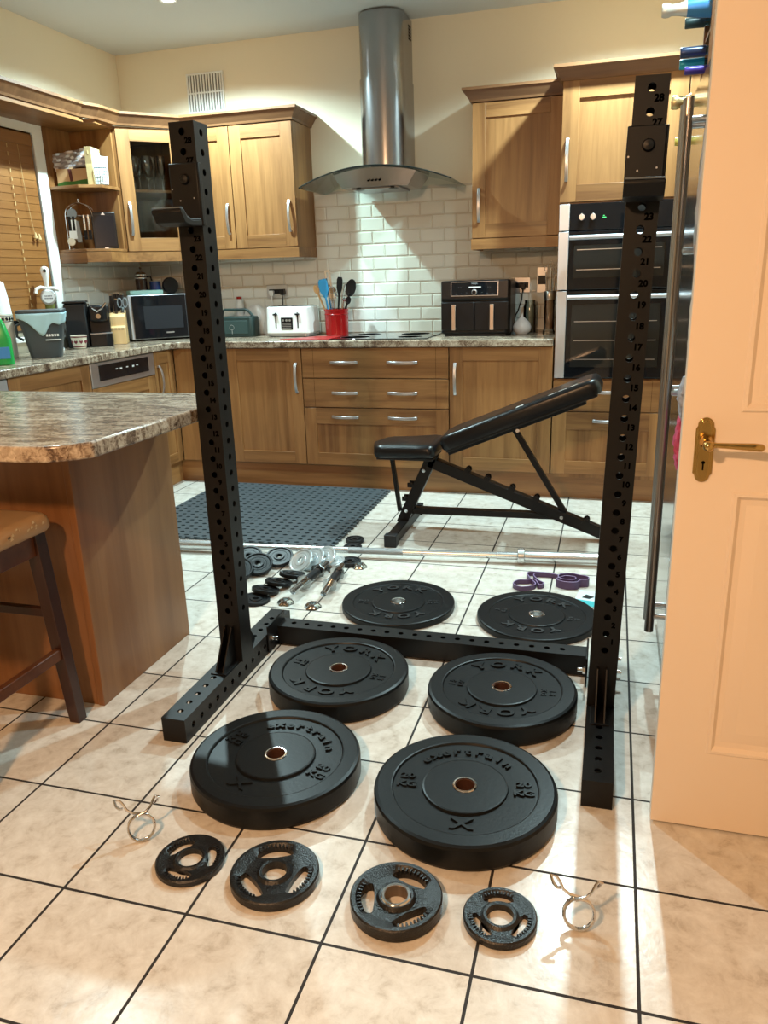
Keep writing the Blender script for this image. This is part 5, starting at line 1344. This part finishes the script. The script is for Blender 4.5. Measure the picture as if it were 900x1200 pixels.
# food caddy
t=thing('food_caddy','slate grey kitchen waste caddy with a pale blue liner bag','caddy bin',(-1.785,2.40,ZT),math.radians(35))
b0=rr(-.075,.075,-.085,.085,.02,4); b1=rr(-.11,.11,-.115,.115,.025,4); k=len(b0); H_=.215
mb=MB(); mb.add([(x,y,0) for x,y in b0]+[(x,y,H_) for x,y in b1]+[(x*.95,y*.95,H_) for x,y in b1]+[(x*.93,y*.93,.01) for x,y in b0],
 [tuple(range(k))[::-1]]+[(r*k+i,r*k+(i+1)%k,(r+1)*k+(i+1)%k,(r+1)*k+i) for r in range(3) for i in range(k)]+[tuple(3*k+i for i in range(k))])
obj('bucket',mb,CADDY,t)
obj('lid',MB().add([(x*1.06,y*1.06,H_+.012) for x,y in b1]+[(x*1.06,y*1.06,H_+.026) for x,y in b1],[tuple(range(k))[::-1],tuple(range(k,2*k))]+[(i,(i+1)%k,k+(i+1)%k,k+i) for i in range(k)]),CADDY,t,bevel=.003)
obj('side_handle',MB().tube([(-.105,-.03,.175),(-.128,-.03,.165),(-.13,-.03,.11),(-.10,-.03,.09)],.007,8),CADDY,t)
# liner: drape over rim down the front
n=48; vs=[];rows=7
b2=rr(-.113,.113,-.118,.118,.03,11)
_d=[]
for i,(x,y) in enumerate(b2):
    x2,y2=b2[(i+1)%len(b2)]; m_=max(1,int(math.hypot(x2-x,y2-y)/.009))
    _d+=[(x+(x2-x)*q/m_,y+(y2-y)*q/m_) for q in range(m_)]
b2=_d
k2=len(b2)
for r in range(rows+1):
    for i,(x,y) in enumerate(b2):
        a=math.atan2(y,x); front=1 if y<0 else 0; drop=.030+(.088*math.exp(-((x+.005)/.040)**2)+.035*math.exp(-((x-.085)/.03)**2))*front+.007*math.sin(9*a+1)
        f=r/rows; z=H_+.010-drop*f; s=1.03-.29*(drop*f)/H_+.018*math.sin(13*a+f*2)*f
        vs.append((x*s*1.02,y*s*1.02,z))
fs=[(r*k2+i,r*k2+(i+1)%k2,(r+1)*k2+(i+1)%k2,(r+1)*k2+i) for r in range(rows) for i in range(k2)]
o=obj('liner_bag',MB().add(vs,fs),LBAG,t,ang=70); md=o.modifiers.new('solid','SOLIDIFY'); md.thickness=.0012
mb=MB()
for q in range(5): mb.box(.015+q*.013,.024+q*.013,-.1055,-.100,.108,.120)
mb.box(.010,.085,-.1025,-.097,.088,.093)
obj('caddy_print',mb,WHITE,t,smooth=False)
# detergent bottle
t=thing('washing_up_bottle','green washing-up liquid bottle at the far left edge of the worktop','bottle',(-1.715,2.005,ZT),.6)
obj('bottle_body',MB().add(*(lambda b:( [(x,y,0) for x,y in b]+[(x*1.0,y,.12) for x,y in b]+[(x*.62,y*.8,.19) for x,y in b]+[(x*.35,y*.5,.215) for x,y in b],
  [tuple(range(len(b)))[::-1]]+[(r*len(b)+i,r*len(b)+(i+1)%len(b),(r+1)*len(b)+(i+1)%len(b),(r+1)*len(b)+i) for r in range(3) for i in range(len(b))]+[tuple(3*len(b)+i for i in range(len(b)))]))(rr(-.045,.045,-.028,.028,.02,4))),GREEN,t,bevel=.002)
obj('cap',MB().lathe([(0,.262),(.009,.260),(.011,.235),(.014,.216),(0,.216)],n=18),WHITE,t)
obj('label',MB().box(-.034,.034,-.0292,-.027,.03,.085),BLUL,t,bevel=.001)
# canister + kitchen roll
t=thing('patterned_canister','white canister with a patterned black band standing near the window','canister',(-2.00,2.335,ZT))
obj('canister_body',MB().lathe([(0,0),(.066,0),(.068,.222),(0,.222)],n=40),CREAM,t)
mb=MB()
for i in range(22):
    a=2*PI*i/22; M=Matrix.Rotation(a,4,'Z')@Matrix.Translation((.0682,0,.200))
    mb.box(-.001,.001,-.006,.006,-.007,.007,M=M@Matrix.Rotation(.5*(i%2),4,'X'))
obj('band_pattern',mb,BPL,t,smooth=False)
obj('band_lines',MB().lathe([(.0678,.186),(.0692,.1875),(.0678,.189)],n=40).lathe([(.0678,.213),(.0692,.2145),(.0678,.216)],n=40),BPL,t)
solo('kitchen_roll',MB().lathe([(.018,0),(.066,0),(.060,.08),(.050,.155),(.030,.170),(.018,.170)],n=40,closed=True),mat('paper_white',(.80,.86,.86),.8,bump=.3,bscale=60),'white tapered paper roll standing on the patterned canister','paper roll',(-2.00,2.335,ZT+.223))
# beer tap ornament
t=thing('beer_tap','cream and chrome beer pump tap with a round badge in front of the blind','beer tap',(-2.0,2.745,ZT))
obj('base',MB().lathe([(0,0),(.045,0),(.045,.012),(.018,.03),(.016,.16),(.020,.178),(0,.178)],n=28),WHITE,t)
obj('badge',MB().lathe([(0,.010),(.036,.010),(.042,.006),(.044,.0),(0,0)],n=36,M=Matrix.Translation((.016,-.02,.298))@Matrix.Rotation(math.radians(35),4,'Z')@Matrix.Rotation(PI/2,4,'X')),SATIN,t)
bd=Matrix.Translation((.016,-.02,.298))@Matrix.Rotation(math.radians(35),4,'Z')@Matrix.Rotation(PI/2,4,'X')
bf=obj('badge_face',MB().lathe([(0,.0115),(.032,.0112),(.032,.010)],n=36,M=bd),BADGE,t)
mb=MB()
for q in range(5): mb.box(-.018+q*.008,-.013+q*.008,.003,.009,.0113,.0119,M=bd).box(-.020+q*.009,-.014+q*.009,-.010,-.004,.0113,.0119,M=bd)
obj('badge_text',mb,NAVYL,bf,smooth=False)
obj('body',MB().lathe([(0,.178),(.018,.178),(.026,.248),(.022,.293),(.014,.308),(0,.308)],n=28),OLIVE,t)
obj('spout',MB().tube([(-.0,.0,.345),(-.02,-.03,.352),(-.035,-.05,.342),(-.038,-.055,.320)],.010,10).tube([(0,0,.345),(.02,.03,.345),(.035,.05,.335)],.010,10),WHITE,t)
obj('pump_handle',MB().lathe([(0,.308),(.012,.308),(.010,.348),(.014,.388),(.022,.423),(.024,.443),(.018,.460),(0,.466)],n=28),WHITE,t)
obj('handle_inset',MB().rod((.014,-.018,.441),(.018,-.023,.441),.009,n=16),BPL,t)

# ---- open shelf contents
z1=1.8185
t=thing('wooden_keepsake_box','brown card box printed with a tree on grass, on the upper open shelf','box',(-1.975,3.10,z1),math.radians(14))
obj('box_body',MB().box(-.095,.095,-.03,.10,0,.098),BROWN,t,bevel=.002)
obj('grass_print',MB().prism([(-.095,.0),(.095,0),(.095,.040),(.05,.036),(.0,.028),(-.05,.030),(-.095,.018)],-.0312,-.0302,'y'),GRASSP,t,smooth=False)
obj('trunk_print',MB().prism([(-.018,.028),(.0,.030),(-.006,.096),(-.026,.096)],-.0316,-.0303,'y'),TRUNKP,t,smooth=False)
solo('foil_pouch',MB().add(*(lambda n:([(x/n*.19-.095+.004*math.sin(y*2.1+x),-.004+.010*math.sin(x*1.7+y)*math.cos(y*1.3)+s*.006,y/n*.095) for s in (-1,1) for y in range(n+1) for x in range(n+1)],
   [(y*(n+1)+x,y*(n+1)+x+1,(y+1)*(n+1)+x+1,(y+1)*(n+1)+x) for y in range(n) for x in range(n)]+[((n+1)**2+(y+1)*(n+1)+x,(n+1)**2+(y+1)*(n+1)+x+1,(n+1)**2+y*(n+1)+x+1,(n+1)**2+y*(n+1)+x) for y in range(n) for x in range(n)]))(9)),FOIL,
   'crumpled silver pouch propped on top of the tree-print box','pouch',(-1.985,3.092,z1+.099),rot=(-.15,-.14,math.radians(14)),ang=25)
solo('yellow_board',MB().box(-.008,.008,-.055,.055,0,.0),YEL,'','') if False else None
t=thing('book','tall tan and yellow book standing at the right of the tree-print box','book',(-1.856,3.086,z1),math.radians(14))
obj('cover',MB().box(-.012,.026,-.028,.11,0,.205),mat('tan_cover',(.48,.36,.18),.7),t,bevel=.001)
obj('spine_label',MB().box(-.011,.025,-.0292,-.0282,.002,.115),YEL,t)
obj('spine_mark',MB().box(.004,.012,-.0292,-.0282,.165,.185),YEL,t)
t=thing('wire_basket','small black wire basket on the upper open shelf, in front of pale cards','basket',(-1.800,3.100,z1+.001),math.radians(38))
mb=MB(); bw,bd_,bh=.032,.022,.092
for i in range(6):
    x=-bw+2*bw*i/5; mb.tube([(x,-bd_,0.001),(x,-bd_,bh)],.0011,4).tube([(x,bd_,0.001),(x,bd_,bh)],.0011,4)
for i in range(6):
    z=.002+(bh-.002)*i/5
    mb.tube([(-bw,-bd_,z),(bw,-bd_,z),(bw,bd_,z),(-bw,bd_,z)],.0011,4,closed=True)
obj('wire_frame',mb,BPL,t,smooth=False)
obj('rim',MB().tube([(-bw,-bd_,bh),(bw,-bd_,bh),(bw,bd_,bh),(-bw,bd_,bh)],.0025,6,closed=True),BPL,t)
solo('pale_card',MB().box(-.028,.026,-.003,.003,0,.165),PALE,'pale blue card standing in the black wire basket, left one','card',(-1.806,3.102,z1+.006),rot=(0,-.10,math.radians(38)),bevel=.0005)
solo('pale_card',MB().box(-.024,.024,-.003,.003,0,.150),mat('white_card',(.72,.78,.78),.6),'white card leaning right in the black wire basket','card',(-1.790,3.112,z1+.006),rot=(0,.06,math.radians(38)),bevel=.0005)
z2=1.4705
t=thing('utensil_stand','arched chrome wire stand of gadgets on the lower open shelf','utensil stand',(-1.975,3.10,z2),math.radians(20))
mb=MB(); a_=.078
for y in (-.03,.03):
    mb.tube([(-a_,y,.0),(-a_,y,.19)]+[( -a_*math.cos(PI*q/12),y,.19+.07*math.sin(PI*q/12)) for q in range(1,12)]+[(a_,y,.19),(a_,y,0)],.0022,6)
mb.tube([(-a_,-.03,.002),(a_,-.03,.002),(a_,.03,.002),(-a_,.03,.002)],.0025,6,closed=True).tube([(-a_,-.03,.19),(a_,-.03,.19),(a_,.03,.19),(-a_,.03,.19)],.002,6,closed=True).tube([(-a_,-.03,.075),(a_,-.03,.075)],.002,6)
obj('wire_frame',mb,CHROME,t)
obj('top_knob',MB().lathe([(0,0),(.006,0),(.006,.014),(.009,.022),(0,.028)],c=(0,0,.26),n=14).tube([(0,-.03,.262),(0,.03,.262)],.003,6),CHROME,t)
sl=Matrix.Translation((-1.975,3.10,z2))@Matrix.Rotation(math.radians(20),4,'Z')
def gadget(nm,lb,cat,x,z,build,m,m2=None,b2=None):
    tt=thing(nm,lb,cat,sl@Vector((x,-.040,z)),math.radians(20),'gadgets hanging on the chrome stand')
    obj('handle',build,m,tt,bevel=.0015)
    if b2: obj('head',b2,m2,tt)
gadget('pizza_cutter','grey round-ended gadget at the top left of the chrome stand','kitchen gadget',-.035,.155,MB().lathe([(0,.006),(.026,.005),(.030,0),(0,-.004)],n=28,M=Matrix.Translation((-.0,0,.045))@Matrix.Rotation(PI/2,4,'X')),mat('gadget_grey',(.22,.24,.25),.4),WHITE,MB().box(-.018,.018,-.006,.006,-.05,.012))
gadget('can_opener','black and white handled opener hanging left of centre on the chrome stand','kitchen gadget',-.050,.07,MB().box(-.012,.004,-.007,.007,.03,.115).box(.012,.026,-.007,.007,.03,.115),BPL,WHITE,MB().box(-.014,.03,-.008,.008,-.01,.035))
gadget('garlic_press','long grey gadget in the middle of the chrome stand','kitchen gadget',-.010,.04,MB().prism([(-.012,0),(.012,0),(.016,.03),(.006,.12),(-.006,.12),(-.016,.03)],-.006,.006,'y'),mat('gadget_grey2',(.25,.27,.28),.35,.5))
gadget('peeler','steel and black peeler hanging right of centre on the chrome stand','kitchen gadget',.030,.085,MB().rod((0,0,.02),(0,0,.108),.006,.007),CHROME,BPL,MB().box(-.009,.009,-.004,.004,-.03,.022))
gadget('peeler','steel and black peeler at the right side of the chrome stand','kitchen gadget',.055,.085,MB().rod((0,0,.02),(0,0,.108),.006,.007),CHROME,BPL,MB().box(-.009,.009,-.004,.004,-.03,.022))
gadget('masher','cream round-headed gadget low on the left of the chrome stand','kitchen gadget',-.058,.025,MB().lathe([(0,.01),(.022,.008),(.024,0),(0,-.002)],n=24,M=Matrix.Translation((0,0,.02))@Matrix.Rotation(PI/2,4,'X')),CREAM)
t=thing('tablet','black framed tablet screen leaning on the lower open shelf beside the gadgets','tablet',(-1.838,3.125,z2+.001),rot=(-.06,0,math.radians(33)))
obj('casing',MB().box(-.068,.068,-.006,.008,0,.205),BPL,t,bevel=.004)
obj('screen',MB().box(-.055,.055,-.0072,-.006,.014,.188),mat('screen_dark',(.006,.007,.010),.22,spec=.3),t)
obj('clip',MB().box(-.010,.010,-.009,-.005,-.001,.008).prism([(-.012,.190),(.012,.190),(0,.205)],-.009,-.005,'y'),SATIN,t)
# ---- glasses in the corner cabinet
def corner(u,v): 
    p=Vector((A.x,A.y))+Matrix.Rotation(ang,2)@Vector((u,v)); return p
def stem(lb,u,v,kind):
    p=corner(u,v); t=thing('wine_glass',lb,'glass',(p.x,p.y,1.8155),group='stemware on the cabinet shelf')
    if kind=='flute': pr=[(0,0),(.030,0),(.030,.002),(.005,.006),(.0035,.06),(.012,.08),(.024,.12),(.025,.20),(.0235,.20),(.022,.12),(.010,.082),(0,.078)]
    else: pr=[(0,0),(.034,0),(.034,.002),(.006,.006),(.0035,.075),(.018,.09),(.036,.125),(.036,.155),(.029,.195),(.0275,.195),(.0345,.155),(.0345,.125),(.017,.093),(0,.083)]
    obj('glass_form',MB().lathe(pr,n=28),CRYST,t)
for i,(u,v,kd,lb) in enumerate(((.105,.09,'wine','wine glass nearest the left edge of the glazed door'),(.150,.16,'wine','wine glass standing second from left behind the first'),(.185,.08,'wine','rounded wine glass in the middle front of the glazed cabinet'),(.235,.15,'flute','slim flute behind the middle glasses in the glazed cabinet'),(.275,.09,'flute','slim flute at the right of the glazed cabinet shelf'),(.23,.25,'wine','wine glass at the back of the glazed cabinet shelf'))):
    stem(lb,u,v,kd)
p=corner(.20,.13); t=thing('glass_dish','cut glass dish on the bottom of the glazed cabinet','dish',(p.x,p.y,1.4705))
obj('dish_body',MB().lathe([(0,0),(.06,0),(.085,.012),(.10,.040),(.096,.040),(.082,.016),(.058,.006),(0,.005)],n=24),GLASS,t,ang=10)

# ------------------------------------------------------------------ camera
cam=bpy.data.cameras.new('camera'); co=bpy.data.objects.new('camera',cam); COL.objects.link(co); scene.camera=co
cam.sensor_fit='HORIZONTAL'; cam.sensor_width=36; cam.lens=908.18/900*36; cam.clip_start=.02
yw,pt,rl=0.28695990,-0.29524911,-0.03155388
f=Vector((-math.sin(yw)*math.cos(pt),math.cos(yw)*math.cos(pt),math.sin(pt))); rt=Vector((math.cos(yw),math.sin(yw),0)); up=rt.cross(f)
r2=rt*math.cos(rl)+up*math.sin(rl); u2=-rt*math.sin(rl)+up*math.cos(rl)
Mx=Matrix(((r2.x,u2.x,-f.x,3.6359387*T),(r2.y,u2.y,-f.y,-3.7616087*T),(r2.z,u2.z,-f.z,4.2004945*T),(0,0,0,1)))
co.matrix_world=Mx
w=bpy.data.worlds.new('world'); scene.world=w; w.use_nodes=True
w.node_tree.nodes['Background'].inputs[0].default_value=(.5,.6,.7,1); w.node_tree.nodes['Background'].inputs[1].default_value=.02
vs_=scene.view_settings; vs_.view_transform='Standard'; vs_.look='None'; vs_.gamma=1; vs_.exposure=.10; vs_.use_curve_mapping=False
